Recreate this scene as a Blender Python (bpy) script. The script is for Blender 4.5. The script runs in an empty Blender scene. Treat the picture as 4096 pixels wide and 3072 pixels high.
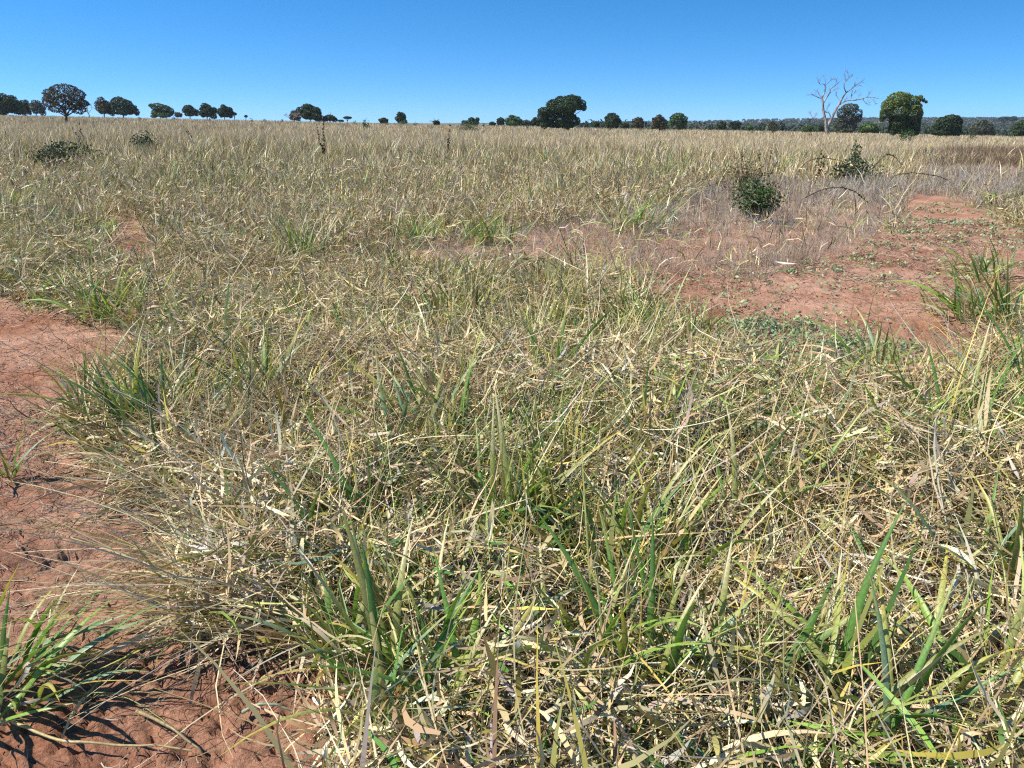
import bpy, math
import numpy as np

# ------------------------------------------------------------------ scene, camera, sky, sun, exposure
sc = bpy.context.scene
COL = sc.collection
R = np.random.default_rng(20240611)

CAM_H = 1.60
HFOV = math.radians(67.0)
FPX = 2048.0 / math.tan(HFOV / 2)            # focal length in pixels of the 4096 px wide picture
PITCH = math.atan((1536.0 - 490.0) / FPX)    # the true horizon lies at row 490
cam = bpy.data.cameras.new("camera")
cam.sensor_fit = 'HORIZONTAL'
cam.angle = HFOV
cam.clip_start = 0.05
cam.clip_end = 30000
cam_ob = bpy.data.objects.new("camera", cam)
cam_ob.location = (0, 0, CAM_H)
cam_ob.rotation_euler = (math.pi / 2 - PITCH, 0, 0)
COL.objects.link(cam_ob)
sc.camera = cam_ob

SUN_EL = math.radians(48)
SUN_AZ = math.radians(-97)                   # from +Y (view direction) towards +X; negative is to the left
world = bpy.data.worlds.new("World")
sc.world = world
world.use_nodes = True
wn, wl = world.node_tree.nodes, world.node_tree.links
bg = wn["Background"]
sky = wn.new("ShaderNodeTexSky")
sky.sky_type = 'NISHITA'
sky.sun_disc = False
sky.sun_elevation = SUN_EL
sky.sun_rotation = SUN_AZ
sky.altitude = 1200
sky.air_density = 1.0
sky.dust_density = 0.0
sky.ozone_density = 3.0
hs = wn.new("ShaderNodeHueSaturation")
hs.inputs["Saturation"].default_value = 1.34
hs.inputs["Hue"].default_value = 0.497
tcw = wn.new("ShaderNodeTexCoord"); sep = wn.new("ShaderNodeSeparateXYZ"); comb = wn.new("ShaderNodeCombineXYZ")
lift = wn.new("ShaderNodeMath"); lift.operation = 'MULTIPLY_ADD'      # a clear, high, dry sky: blue starts close above the horizon
lift.inputs[1].default_value = 2.0; lift.inputs[2].default_value = 0.12
wl.new(tcw.outputs["Generated"], sep.inputs[0]); wl.new(sep.outputs["Z"], lift.inputs[0])
wl.new(sep.outputs["X"], comb.inputs["X"]); wl.new(sep.outputs["Y"], comb.inputs["Y"]); wl.new(lift.outputs[0], comb.inputs["Z"])
nrm = wn.new("ShaderNodeVectorMath"); nrm.operation = 'NORMALIZE'
wl.new(comb.outputs[0], nrm.inputs[0]); wl.new(nrm.outputs[0], sky.inputs["Vector"])
wl.new(sky.outputs[0], hs.inputs["Color"])
wl.new(hs.outputs[0], bg.inputs["Color"])
bg.inputs["Strength"].default_value = 0.148

sun = bpy.data.lights.new("sun", 'SUN')
sun.energy = 5.0
sun.angle = math.radians(0.5)
sun.color = (1.0, 0.955, 0.88)
sun_ob = bpy.data.objects.new("sun", sun)
from mathutils import Vector
SUN_DIR = Vector((math.sin(SUN_AZ) * math.cos(SUN_EL), math.cos(SUN_AZ) * math.cos(SUN_EL), math.sin(SUN_EL)))
sun_ob.rotation_euler = SUN_DIR.to_track_quat('Z', 'Y').to_euler()
COL.objects.link(sun_ob)

sc.view_settings.view_transform = 'Standard'
sc.view_settings.look = 'None'
sc.view_settings.gamma = 1
sc.view_settings.use_curve_mapping = False
sc.view_settings.exposure = 0.55
sc.render.engine = 'CYCLES'
sc.cycles.max_bounces = 6
sc.cycles.diffuse_bounces = 1
sc.cycles.transmission_bounces = 3
sc.cycles.transparent_max_bounces = 4
sc.cycles.use_denoising = False
sc.cycles.use_adaptive_sampling = False
sc.cycles.pixel_filter_type = 'BLACKMAN_HARRIS'
sc.cycles.filter_width = 1.2

# ------------------------------------------------------------------ small maths
CP, SP = math.cos(PITCH), math.sin(PITCH)
DK = 4096.0 / 2212.0


def ray(u, v):
    """pixel of the 4096 x 3072 picture -> (x per metre of depth, z per metre of depth)"""
    dx, dy = (u - 2048.0), (1536.0 - v)
    fy = FPX * CP + dy * SP
    fz = -FPX * SP + dy * CP
    return dx / fy, fz / fy


def hash2(ix, iy, seed):
    h = (ix.astype(np.int64) * 374761393 + iy.astype(np.int64) * 668265263 + seed * 974711) & 0x7fffffff
    h = ((h ^ (h >> 13)) * 1274126177) & 0x7fffffff
    h = h ^ (h >> 16)
    return (h & 0xffff) / 65535.0


def vnoise(x, y, seed=0):
    x = np.asarray(x, float); y = np.asarray(y, float)
    ix, iy = np.floor(x), np.floor(y)
    fx, fy = x - ix, y - iy
    fx = fx * fx * (3 - 2 * fx); fy = fy * fy * (3 - 2 * fy)
    a = hash2(ix, iy, seed); b = hash2(ix + 1, iy, seed)
    c = hash2(ix, iy + 1, seed); d = hash2(ix + 1, iy + 1, seed)
    return (a * (1 - fx) + b * fx) * (1 - fy) + (c * (1 - fx) + d * fx) * fy


def fbm(x, y, seed=0, o=4):
    t = 0; a = 0.5; n = 0
    for k in range(o):
        t = t + a * vnoise(x * 2 ** k + k * 17.3, y * 2 ** k - k * 9.1, seed + k); n += a; a *= 0.5
    return t / n


def sstep(a, b, x):
    t = np.clip((x - a) / (b - a), 0, 1)
    return t * t * (3 - 2 * t)


# ------------------------------------------------------------------ the lie of the land
CREST = 220.0
GRASS_TOP = 0.55
_lu = np.array([-600, 0, 600, 1000, 1300, 1800, 2300, 2700, 3100, 3400, 3700, 4096, 4700], float)
_lv = np.array([452, 457, 470, 478, 485, 497, 508, 516, 522, 528, 536, 545, 552], float)
_lt = np.array([ray(u, v)[0] for u, v in zip(_lu, _lv)])
_ls = np.array([ray(u, v)[1] for u, v in zip(_lu, _lv)])


def terrain(x, y):
    x = np.asarray(x, float); y = np.asarray(y, float)
    d = np.hypot(x, y)
    t = np.where(y > 0.1, x / np.maximum(y, 0.1), np.sign(x) * 5)
    dep = np.maximum(y, 0.3 * d)
    e = np.interp(t, _lt, _ls)
    zc = CAM_H + CREST * e - GRASS_TOP
    r = np.clip((dep - 9) / (CREST - 9), 0, 1)
    z = zc * r
    front = sstep(-6, 3, y)
    z = z * front
    right = sstep(-0.05, 0.35, t) * front
    past = np.maximum(dep - CREST - 6, 0)
    drop = np.minimum(past * 0.035, 9.0)
    z = z - drop * (0.55 + 0.45 * right)
    far = sstep(420, 2300, dep)
    hill = far * (9.0 + 2300 * 0.0042 * sstep(0.1, 0.55, t) + 4.0 * fbm(x / 500.0, y / 900.0, 71, 3))
    z = z + hill * right * np.clip(1 - sstep(4000, 7000, dep), 0.6, 1) + far * (1 - right) * 2
    return z + 0.25 * (fbm(x / 9.0, y / 9.0, 5, 2) - 0.5) * sstep(9, 30, d)


def ground_hit(u, v, lift=0.0):
    """where the line of sight through a pixel meets the land"""
    sx, sz = ray(u, v)
    ys = np.concatenate([np.linspace(1.0, 60, 1200), np.linspace(60.2, 400, 1500)])
    zz = CAM_H + sz * ys
    g = terrain(sx * ys, ys) + lift
    k = np.argmax(zz <= g)
    if zz[k] > g[k]:
        k = -1
        return None
    y = ys[k]
    return float(sx * y), float(y), float(terrain(sx * y, y))


def polyg(pts):
    """outline in display pixels (2212 wide) laid on the land -> ground outline"""
    out = []
    for u, v in pts:
        sx, sz = ray(u * DK, v * DK)
        y = -CAM_H / min(sz, -0.004)
        out.append((sx * y, y))
    return np.array(out)


def inside(poly, x, y):
    n = len(poly); r = np.zeros(x.shape, bool); j = n - 1
    for i in range(n):
        xi, yi = poly[i]; xj, yj = poly[j]
        c = ((yi > y) != (yj > y)) & (x < (xj - xi) * (y - yi) / (yj - yi + 1e-12) + xi)
        r ^= c; j = i
    return r


P_LEFT = polyg([(-400, 640), (0, 652), (110, 668), (240, 722), (335, 718), (400, 740), (310, 780), (240, 835), (170, 875), (140, 930),
                (195, 1010), (260, 1090), (345, 1140), (370, 1210), (350, 1290), (400, 1390), (540, 1420), (680, 1440), (740, 1500),
                (690, 1580), (680, 1700), (640, 2300), (-900, 2300)])
P_RIGHT = polyg([(1370, 606), (1500, 612), (1640, 600), (1760, 575), (1880, 530), (1940, 470), (1960, 424), (2010, 414), (2085, 436),
                 (2212, 492), (2500, 560), (2500, 760), (2200, 790), (2130, 800), (2070, 860), (1960, 900), (1820, 905), (1680, 895),
                 (1590, 850), (1530, 800), (1465, 735), (1395, 685)])
P_SMALL = [polyg([(240, 470), (330, 498), (352, 560), (312, 605), (235, 585)]),
           polyg([(50, 386), (130, 388), (145, 412), (66, 416)]),
           polyg([(630, 578), (830, 574), (850, 606), (630, 612)])]
P_WEED = polyg([(820, 560), (900, 520), (1130, 500), (1300, 480), (1480, 440), (1560, 405), (1700, 382), (1880, 398), (1990, 385),
                (1985, 352), (2100, 338), (2500, 330), (2500, 520), (2212, 470), (2080, 436), (1990, 420), (1960, 445), (1930, 500),
                (1860, 550), (1740, 592), (1600, 612), (1380, 628), (1200, 630), (1000, 612), (840, 606)])
P_BROWN = polyg([(1960, 332), (2060, 312), (2500, 306), (2500, 345), (2120, 350), (1990, 352)])
P_LITTER = polyg([(-200, 880), (60, 880), (130, 930), (150, 1000), (110, 1060), (-200, 1080)])
P_CREEP = polyg([(1540, 700), (1660, 690), (1800, 715), (1990, 760), (1940, 800), (1700, 820), (1590, 800)])


def jitter(x, y, a, f, seed):
    return x + a * (fbm(x * f, y * f, seed, 3) - 0.5) * 2, y + a * (fbm(x * f, y * f, seed + 40, 3) - 0.5) * 2


def bare(x, y):
    k = 0.10 + 0.02 * np.hypot(x, y)
    a, b = jitter(x, y, k, 2.2, 11)
    m = inside(P_LEFT, a, b) | inside(P_RIGHT, a, b)
    for p in P_SMALL:
        m |= inside(p, a, b)
    return m


def weedy(x, y):
    a, b = jitter(x, y, 0.25 + 0.01 * np.hypot(x, y), 1.3, 23)
    return inside(P_WEED, a, b)


def brownish(x, y):
    a, b = jitter(x, y, 0.8, 0.3, 29)
    return inside(P_BROWN, a, b)


def soil_detail(x, y):
    """relief of the bare soil: crust, clods, a small step shaped for its shadow"""
    d = np.hypot(x, y)
    k = 1 - sstep(9, 22, d)
    z = 0.05 * (fbm(x * 1.3, y * 1.3, 3, 3) - 0.5)
    c = fbm(x * 16, y * 16, 33, 3)
    z = z + 0.034 * np.clip(c - 0.5, -0.25, 0.25)
    pits = fbm(x * 34, y * 34, 37, 2)
    z = z - 0.022 * sstep(0.58, 0.72, pits)
    # left step, shaped to cast a shadow band: higher on its far side
    s = (x + 1.93) * -0.51 + (y - 2.50) * 0.86 + 0.035 * (fbm(x * 2, y * 2, 61, 2) - 0.5)
    along = (x + 1.93) * 0.86 + (y - 2.50) * 0.51
    stepw = sstep(-1.2, -0.4, along) * (1 - sstep(0.40, 0.85, along))
    z = z + 0.060 * sstep(-0.016, 0.012, s) * (1 - sstep(0.1, 0.9, s)) * stepw
    # low earth mound beside the track on the right
    mx, my, mz = MOUND
    q = np.hypot((x - mx) / 1.2, (y - my) / 1.0)
    z = z + 0.32 * np.exp(-q * q * 1.6)
    return z * k


MOUND = ground_hit(3720, 830)


def height(x, y):
    return terrain(x, y) + soil_detail(x, y)


# ------------------------------------------------------------------ materials
def principled(name, rough=0.7, spec=0.3):
    m = bpy.data.materials.new(name)
    m.use_nodes = True
    n = m.node_tree.nodes
    b = n["Principled BSDF"]
    b.inputs["Roughness"].default_value = rough
    b.inputs["Specular IOR Level"].default_value = spec
    return m, n, m.node_tree.links, b


def leaf_material(name, rough=0.5, spec=0.35, trans=0.3, tint=(1.0, 1.0, 0.8), noise=0.0):
    m, n, l, b = principled(name, rough, spec)
    at = n.new("ShaderNodeAttribute"); at.attribute_name = "tone"
    src = at.outputs["Color"]
    if noise > 0:
        tc = n.new("ShaderNodeTexCoord")
        nt = n.new("ShaderNodeTexNoise"); nt.inputs["Scale"].default_value = 70; nt.inputs["Detail"].default_value = 3
        l.new(tc.outputs["Object"], nt.inputs["Vector"])
        mr = n.new("ShaderNodeMapRange")
        mr.inputs["From Min"].default_value = 0.3; mr.inputs["From Max"].default_value = 0.7
        mr.inputs["To Min"].default_value = 1 - noise; mr.inputs["To Max"].default_value = 1 + noise
        l.new(nt.outputs["Fac"], mr.inputs["Value"])
        mx = n.new("ShaderNodeMix"); mx.data_type = 'RGBA'; mx.blend_type = 'MULTIPLY'; mx.inputs["Factor"].default_value = 1
        l.new(src, mx.inputs["A"]); l.new(mr.outputs["Result"], mx.inputs["B"])
        src = mx.outputs["Result"]
    l.new(src, b.inputs["Base Color"])
    if trans > 0:
        t = n.new("ShaderNodeBsdfTranslucent")
        mt = n.new("ShaderNodeMix"); mt.data_type = 'RGBA'; mt.blend_type = 'MULTIPLY'; mt.inputs["Factor"].default_value = 1
        mt.inputs["B"].default_value = (*tint, 1)
        l.new(src, mt.inputs["A"]); l.new(mt.outputs["Result"], t.inputs["Color"])
        mix = n.new("ShaderNodeMixShader"); mix.inputs["Fac"].default_value = trans
        l.new(b.outputs[0], mix.inputs[1]); l.new(t.outputs[0], mix.inputs[2])
        l.new(mix.outputs[0], n["Material Output"].inputs["Surface"])
    return m


M_GRASS = leaf_material("dry_grass_blade", 0.5, 0.4, 0.16)
M_LEAF = leaf_material("broad_grass_leaf", 0.42, 0.5, 0.32, (1.1, 1.15, 0.55), 0.22)
M_CROWN = leaf_material("tree_leaf", 0.55, 0.3, 0.18, (1.1, 1.2, 0.5))
M_TWIG = leaf_material("dry_twig", 0.8, 0.15, 0.0)


def bark(name, c1, c2, scale=6):
    m, n, l, b = principled(name, 0.85, 0.15)
    tc = n.new("ShaderNodeTexCoord")
    mp = n.new("ShaderNodeMapping"); mp.inputs["Scale"].default_value = (1, 1, 0.25)
    nt = n.new("ShaderNodeTexNoise"); nt.inputs["Scale"].default_value = scale; nt.inputs["Detail"].default_value = 5
    cr = n.new("ShaderNodeValToRGB")
    cr.color_ramp.elements[0].position = 0.38; cr.color_ramp.elements[0].color = (*c1, 1)
    cr.color_ramp.elements[1].position = 0.62; cr.color_ramp.elements[1].color = (*c2, 1)
    bp = n.new("ShaderNodeBump"); bp.inputs["Strength"].default_value = 0.6; bp.inputs["Distance"].default_value = 0.03
    l.new(tc.outputs["Object"], mp.inputs["Vector"]); l.new(mp.outputs[0], nt.inputs["Vector"])
    l.new(nt.outputs["Fac"], cr.inputs["Fac"]); l.new(cr.outputs[0], b.inputs["Base Color"])
    l.new(nt.outputs["Fac"], bp.inputs["Height"]); l.new(bp.outputs[0], b.inputs["Normal"])
    return m


M_BARK = bark("dark_bark", (0.05, 0.038, 0.028), (0.14, 0.11, 0.085))
M_DEAD = bark("bleached_dead_wood", (0.09, 0.075, 0.062), (0.40, 0.37, 0.335), 3)
M_PALE = bark("grey_bare_bark", (0.16, 0.13, 0.11), (0.34, 0.29, 0.25))


def soil_material():
    m, n, l, b = principled("red_soil", 0.95, 0.1)
    tc = n.new("ShaderNodeTexCoord")

    def noise(scale, detail=5, rough=0.6):
        t = n.new("ShaderNodeTexNoise"); t.inputs["Scale"].default_value = scale
        t.inputs["Detail"].default_value = detail; t.inputs["Roughness"].default_value = rough
        l.new(tc.outputs["Object"], t.inputs["Vector"]); return t.outputs["Fac"]

    def ramp(f, p0, c0, p1, c1):
        r = n.new("ShaderNodeValToRGB")
        r.color_ramp.elements[0].position = p0; r.color_ramp.elements[0].color = (*c0, 1)
        r.color_ramp.elements[1].position = p1; r.color_ramp.elements[1].color = (*c1, 1)
        l.new(f, r.inputs["Fac"]); return r.outputs[0]

    def mixc(kind, fac, a, c):
        x = n.new("ShaderNodeMix"); x.data_type = 'RGBA'; x.blend_type = kind
        if isinstance(fac, float): x.inputs["Factor"].default_value = fac
        else: l.new(fac, x.inputs["Factor"])
        l.new(a, x.inputs["A"])
        if isinstance(c, tuple): x.inputs["B"].default_value = (*c, 1)
        else: l.new(c, x.inputs["B"])
        return x.outputs["Result"]
    big = ramp(noise(0.9), 0.35, (0.38, 0.180, 0.105), 0.66, (0.62, 0.385, 0.265))
    mid = ramp(noise(7.0), 0.3, (0.72, 0.68, 0.66), 0.7, (1.1, 1.06, 1.04))
    fine = ramp(noise(60, 4, 0.7), 0.34, (0.62, 0.58, 0.56), 0.6, (1.05, 1.04, 1.03))
    c = mixc('MULTIPLY', 1.0, big, mid)
    c = mixc('MULTIPLY', 1.0, c, fine)
    at = n.new("ShaderNodeAttribute"); at.attribute_name = "litter"
    straw = ramp(noise(1.3, 8, 0.7), 0.3, (0.22, 0.165, 0.09), 0.7, (0.40, 0.31, 0.18))
    c = mixc('MIX', at.outputs["Fac"], c, straw)
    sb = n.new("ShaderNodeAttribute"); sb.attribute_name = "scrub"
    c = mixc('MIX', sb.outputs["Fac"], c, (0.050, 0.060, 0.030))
    l.new(c, b.inputs["Base Color"])
    b1 = n.new("ShaderNodeBump"); b1.inputs["Strength"].default_value = 0.9; b1.inputs["Distance"].default_value = 0.02
    l.new(noise(38, 6, 0.7), b1.inputs["Height"])
    b2 = n.new("ShaderNodeBump"); b2.inputs["Strength"].default_value = 0.6; b2.inputs["Distance"].default_value = 0.006
    l.new(noise(170, 4, 0.7), b2.inputs["Height"]); l.new(b1.outputs[0], b2.inputs["Normal"])
    l.new(b2.outputs[0], b.inputs["Normal"])
    return m


# ------------------------------------------------------------------ mesh helpers
def tag(o, label=None, cat=None, group=None, kind=None):
    if label: o["label"] = label
    if cat: o["category"] = cat
    if group: o["group"] = group
    if kind: o["kind"] = kind
    return o


def make_mesh(name, v, f, mat, col=None, smooth=True):
    """v (n,3), f list of (m,k) int arrays"""
    if not isinstance(f, (list, tuple)): f = [f]
    f = [np.asarray(a, np.int32) for a in f if len(a)]
    me = bpy.data.meshes.new(name)
    v = np.ascontiguousarray(v, np.float32)
    me.vertices.add(len(v)); me.vertices.foreach_set("co", v.ravel())
    loops = np.concatenate([a.ravel() for a in f])
    tot = np.concatenate([np.full(len(a), a.shape[1], np.int32) for a in f])
    start = np.concatenate([[0], np.cumsum(tot)[:-1]]).astype(np.int32)
    me.loops.add(len(loops)); me.loops.foreach_set("vertex_index", loops)
    me.polygons.add(len(tot)); me.polygons.foreach_set("loop_start", start)
    me.polygons.foreach_set("use_smooth", np.full(len(tot), smooth))
    me.update(calc_edges=True)
    if col is not None:
        a = me.attributes.new("tone", 'FLOAT_COLOR', 'POINT')
        c = np.ones((len(v), 4), np.float32); c[:, :3] = col
        a.data.foreach_set("color", c.ravel())
    me.materials.append(mat)
    return me


def link(name, me, parent=None, loc=None):
    o = bpy.data.objects.new(name, me)
    COL.objects.link(o)
    if parent: o.parent = parent
    if loc is not None: o.location = loc
    return o


def empty(name, loc):
    o = bpy.data.objects.new(name, None)
    o.empty_display_size = 0.1
    COL.objects.link(o); o.location = loc
    return o


LEAFP = lambda s: np.clip(0.45 + 1.7 * s, 0, 1) * np.clip((1 - s) * 2.2, 0.02, 1)
STEMP = lambda s: 1 - 0.65 * s


def blades(base, az, tilt, bend, length, width, S, roll=None, curl=None, twist=None, c0=None, c1=None, prof=LEAFP, floor=True):
    N = len(base)
    roll = np.zeros(N) if roll is None else roll
    curl = np.zeros(N) if curl is None else curl
    twist = np.zeros(N) if twist is None else twist
    sm = (np.arange(S) + 0.5) / S
    th = tilt[:, None] + bend[:, None] * sm
    aa = az[:, None] + curl[:, None] * sm
    dirs = np.stack([np.sin(th) * np.cos(aa), np.sin(th) * np.sin(aa), np.cos(th)], -1)
    pts = np.concatenate([np.zeros((N, 1, 3)), np.cumsum(dirs, 1)], 1) * (length / S)[:, None, None] + base[:, None, :]
    tn = np.concatenate([dirs[:, :1], (dirs[:, 1:] + dirs[:, :-1]) / 2, dirs[:, -1:]], 1)
    a2 = np.concatenate([aa[:, :1], (aa[:, 1:] + aa[:, :-1]) / 2, aa[:, -1:]], 1)
    side = np.stack([-np.sin(a2), np.cos(a2), np.zeros_like(a2)], -1)
    nor = np.cross(tn, side)
    s = np.linspace(0, 1, S + 1)
    ro = roll[:, None] + twist[:, None] * s
    wd = side * np.cos(ro)[..., None] + nor * np.sin(ro)[..., None]
    w = width[:, None, None] * prof(s)[None, :, None] * 0.5
    V = np.stack([pts - wd * w, pts + wd * w], 2).reshape(N, (S + 1) * 2, 3)
    if c0 is None: c0 = np.ones((N, 3))
    if c1 is None: c1 = c0
    C = c0[:, None, :] * (1 - s)[None, :, None] + c1[:, None, :] * s[None, :, None]
    C = np.repeat(C, 2, 1)
    k = np.arange(S)
    q = np.stack([2 * k, 2 * k + 1, 2 * k + 3, 2 * k + 2], -1)
    F = (q[None] + (np.arange(N) * (S + 1) * 2)[:, None, None]).reshape(-1, 4)
    return V.reshape(-1, 3), F, C.reshape(-1, 3)


class Mass:
    def __init__(self): self.v, self.f, self.c, self.n = [], [], [], 0

    def add(self, vfc):
        v, f, c = vfc
        if not len(v): return
        self.v.append(v); self.f.append(f + self.n); self.c.append(c); self.n += len(v)

    def build(self, name, mat, parent=None, smooth=True, loc=None):
        v = np.concatenate(self.v)
        if loc is not None: v = v - np.array(loc)
        quads = [f for f in self.f if f.shape[1] == 4]; tris = [f for f in self.f if f.shape[1] == 3]
        fl = ([np.concatenate(quads)] if quads else []) + ([np.concatenate(tris)] if tris else [])
        return link(name, make_mesh(name, v, fl, mat, np.concatenate(self.c), smooth), parent, loc)


PAL = np.array([
    (0.70, 0.56, 0.33),   # 0 bleached straw
    (0.58, 0.43, 0.21),   # 1 straw
    (0.40, 0.28, 0.14),   # 2 tan
    (0.21, 0.13, 0.065),  # 3 brown
    (0.46, 0.40, 0.31),   # 4 grey straw
    (0.24, 0.23, 0.075),  # 5 olive
    (0.095, 0.19, 0.038),  # 6 green
    (0.22, 0.36, 0.05),   # 7 light green
    (0.52, 0.40, 0.075),  # 8 yellow
    (0.18, 0.27, 0.15),   # 9 blue green
    (0.34, 0.36, 0.10),   # 10 yellow green
])


def pick(n, weights, var=0.18):
    w = np.array(weights, float); w /= w.sum()
    k = R.choice(len(w), n, p=w)
    c = PAL[k] * (1 + var * R.standard_normal((n, 1))) * (1 + 0.06 * R.standard_normal((n, 3)))
    return np.clip(c, 0.01, 0.8)


def pick_green(n, g, dry, green, var=0.18):
    a, b = pick(n, dry, var), pick(n, green, var)
    return np.where((R.random(n) < g)[:, None], b, a)


DRY = [3.0, 3.4, 2.2, 1.2, 1.0, 0.5, 0, 0, 0.25, 0, 0.15]
MIDDRY = [2.4, 2.4, 2.0, 1.7, 1.8, 1.8, 0, 0, 0.2, 0, 0.5]
GREEN = [0, 0, 0, 0, 0, 2.0, 2.2, 1.6, 0.5, 0.5, 2.2]


def wedge(n, y0, y1, t=0.84):
    y = np.sqrt(R.random(n) * (y1 * y1 - y0 * y0) + y0 * y0)
    x = (R.random(n) * 2 - 1) * (t * y + 0.25)
    return x, y


def greenness(x, y):
    d = np.hypot(x, y)
    g = sstep(0.44, 0.64, fbm(x * 0.9, y * 0.9, 51, 3)) * 0.62 + 0.09
    near = 1 - sstep(6, 16, d)
    g = g * (0.55 + 0.6 * near) + 0.12 * sstep(-1, -4, x) * (1 - sstep(14, 30, d))
    return np.clip(g * (1 - 0.85 * sstep(16, 45, d)), 0.015, 0.8)


# ------------------------------------------------------------------ ground
def build_ground():
    az = np.concatenate([np.linspace(-math.pi, -0.80, 40, endpoint=False), np.linspace(-0.80, 0.80, 330, endpoint=False),
                         np.linspace(0.80, math.pi, 40, endpoint=False)])
    rr = [0.3, 0.6, 0.9, 1.1]
    while rr[-1] < 9: rr.append(rr[-1] * 1.0085)
    while rr[-1] < 9000: rr.append(rr[-1] * 1.045)
    rr = np.array(rr)
    A, Q = np.meshgrid(az, rr)
    X, Y = np.sin(A) * Q, np.cos(A) * Q
    Z = height(X, Y)
    v = np.stack([X, Y, Z], -1).reshape(-1, 3)
    na, nr = len(az), len(rr)
    i, j = np.meshgrid(np.arange(nr - 1), np.arange(na), indexing='ij')
    jn = (j + 1) % na
    f = np.stack([i * na + j, i * na + jn, (i + 1) * na + jn, (i + 1) * na + j], -1).reshape(-1, 4)[:, ::-1]
    c = len(v)
    v = np.concatenate([v, [[0, 0, height(np.array([0.]), np.array([0.]))[0]]]])
    cap = np.stack([np.full(na, c), (np.arange(na) + 1) % na, np.arange(na)], -1)
    me = make_mesh("ground", v, [f, cap], soil_material())
    x, y = v[:, 0], v[:, 1]
    d = np.hypot(x, y)
    lit = np.where(bare(x, y), 0.0, 1.0) * np.where(weedy(x, y), 0.35, 1.0)
    lit = lit * (0.30 + 0.65 * sstep(6, 22, d))
    at = me.attributes.new("litter", 'FLOAT', 'POINT')
    at.data.foreach_set("value", lit.astype(np.float32))
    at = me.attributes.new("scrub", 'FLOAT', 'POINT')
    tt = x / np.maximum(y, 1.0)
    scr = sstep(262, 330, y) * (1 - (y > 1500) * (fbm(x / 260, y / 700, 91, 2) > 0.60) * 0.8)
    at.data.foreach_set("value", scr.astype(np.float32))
    o = link("ground", me)
    tag(o, "bare red soil and littered pasture ground reaching the horizon", "ground", kind="structure")


build_ground()


# ------------------------------------------------------------------ trees
def tube(pts, rad, sides=6):
    pts = np.asarray(pts, float); rad = np.asarray(rad, float); n = len(pts)
    tn = np.gradient(pts, axis=0); tn /= np.linalg.norm(tn, axis=1)[:, None] + 1e-9
    ref = np.array([0.3, 1, 0.2]); ref /= np.linalg.norm(ref)
    a = np.cross(tn, ref); a /= np.linalg.norm(a, axis=1)[:, None] + 1e-9
    b = np.cross(tn, a)
    th = np.linspace(0, 2 * math.pi, sides, endpoint=False)
    v = pts[:, None] + rad[:, None, None] * (a[:, None] * np.cos(th)[None, :, None] + b[:, None] * np.sin(th)[None, :, None])
    i, j = np.meshgrid(np.arange(n - 1), np.arange(sides), indexing='ij')
    jn = (j + 1) % sides
    f = np.stack([i * sides + j, i * sides + jn, (i + 1) * sides + jn, (i + 1) * sides + j], -1).reshape(-1, 4)
    return v.reshape(-1, 3), f, np.ones((n * sides, 3)) * 0.3


def bent(p, q, n, wob):
    p, q = np.asarray(p, float), np.asarray(q, float)
    s = np.linspace(0, 1, n)[:, None]
    w = R.standard_normal((n, 3)) * wob * np.linalg.norm(q - p); w[0] = 0; w[-1] = 0
    return p * (1 - s) + q * s + w


def leaf_cards(P, Nrm, size, col, flat=0.55):
    """small folded diamond leaves / leaf clumps at P facing roughly along Nrm"""
    n = len(P)
    nn = Nrm * flat + R.standard_normal((n, 3)) * (1 - flat * 0.5); nn /= np.linalg.norm(nn, axis=1)[:, None] + 1e-9
    a = np.cross(nn, R.standard_normal((n, 3))); a /= np.linalg.norm(a, axis=1)[:, None] + 1e-9
    b = np.cross(nn, a)
    s = (size * (0.6 + 0.8 * R.random(n)))[:, None]
    v = np.stack([P - a * s * 0.8, P - b * s * 0.42 + nn * s * 0.12, P + a * s * 0.8, P + b * s * 0.42 + nn * s * 0.12], 1).reshape(-1, 3)
    f = np.arange(n * 4).reshape(n, 4)
    return v, f, np.repeat(col, 4, 0)


GREEN_DARK = (0.040, 0.068, 0.026)
KIND = {
    'dense': dict(c=(0.052, 0.085, 0.032), var=0.25, fill=1.0),
    'green': dict(c=(0.085, 0.145, 0.038), var=0.3, fill=0.8),
    'sparse': dict(c=(0.095, 0.082, 0.050), var=0.3, fill=0.36),
    'brown': dict(c=(0.095, 0.080, 0.035), var=0.35, fill=0.6),
    'grey': dict(c=(0.10, 0.11, 0.07), var=0.25, fill=0.42),
    'yellow': dict(c=(0.15, 0.20, 0.035), var=0.4, fill=1.0),
    'umbrella': dict(c=(0.050, 0.070, 0.035), var=0.25, fill=0.6),
}


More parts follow.
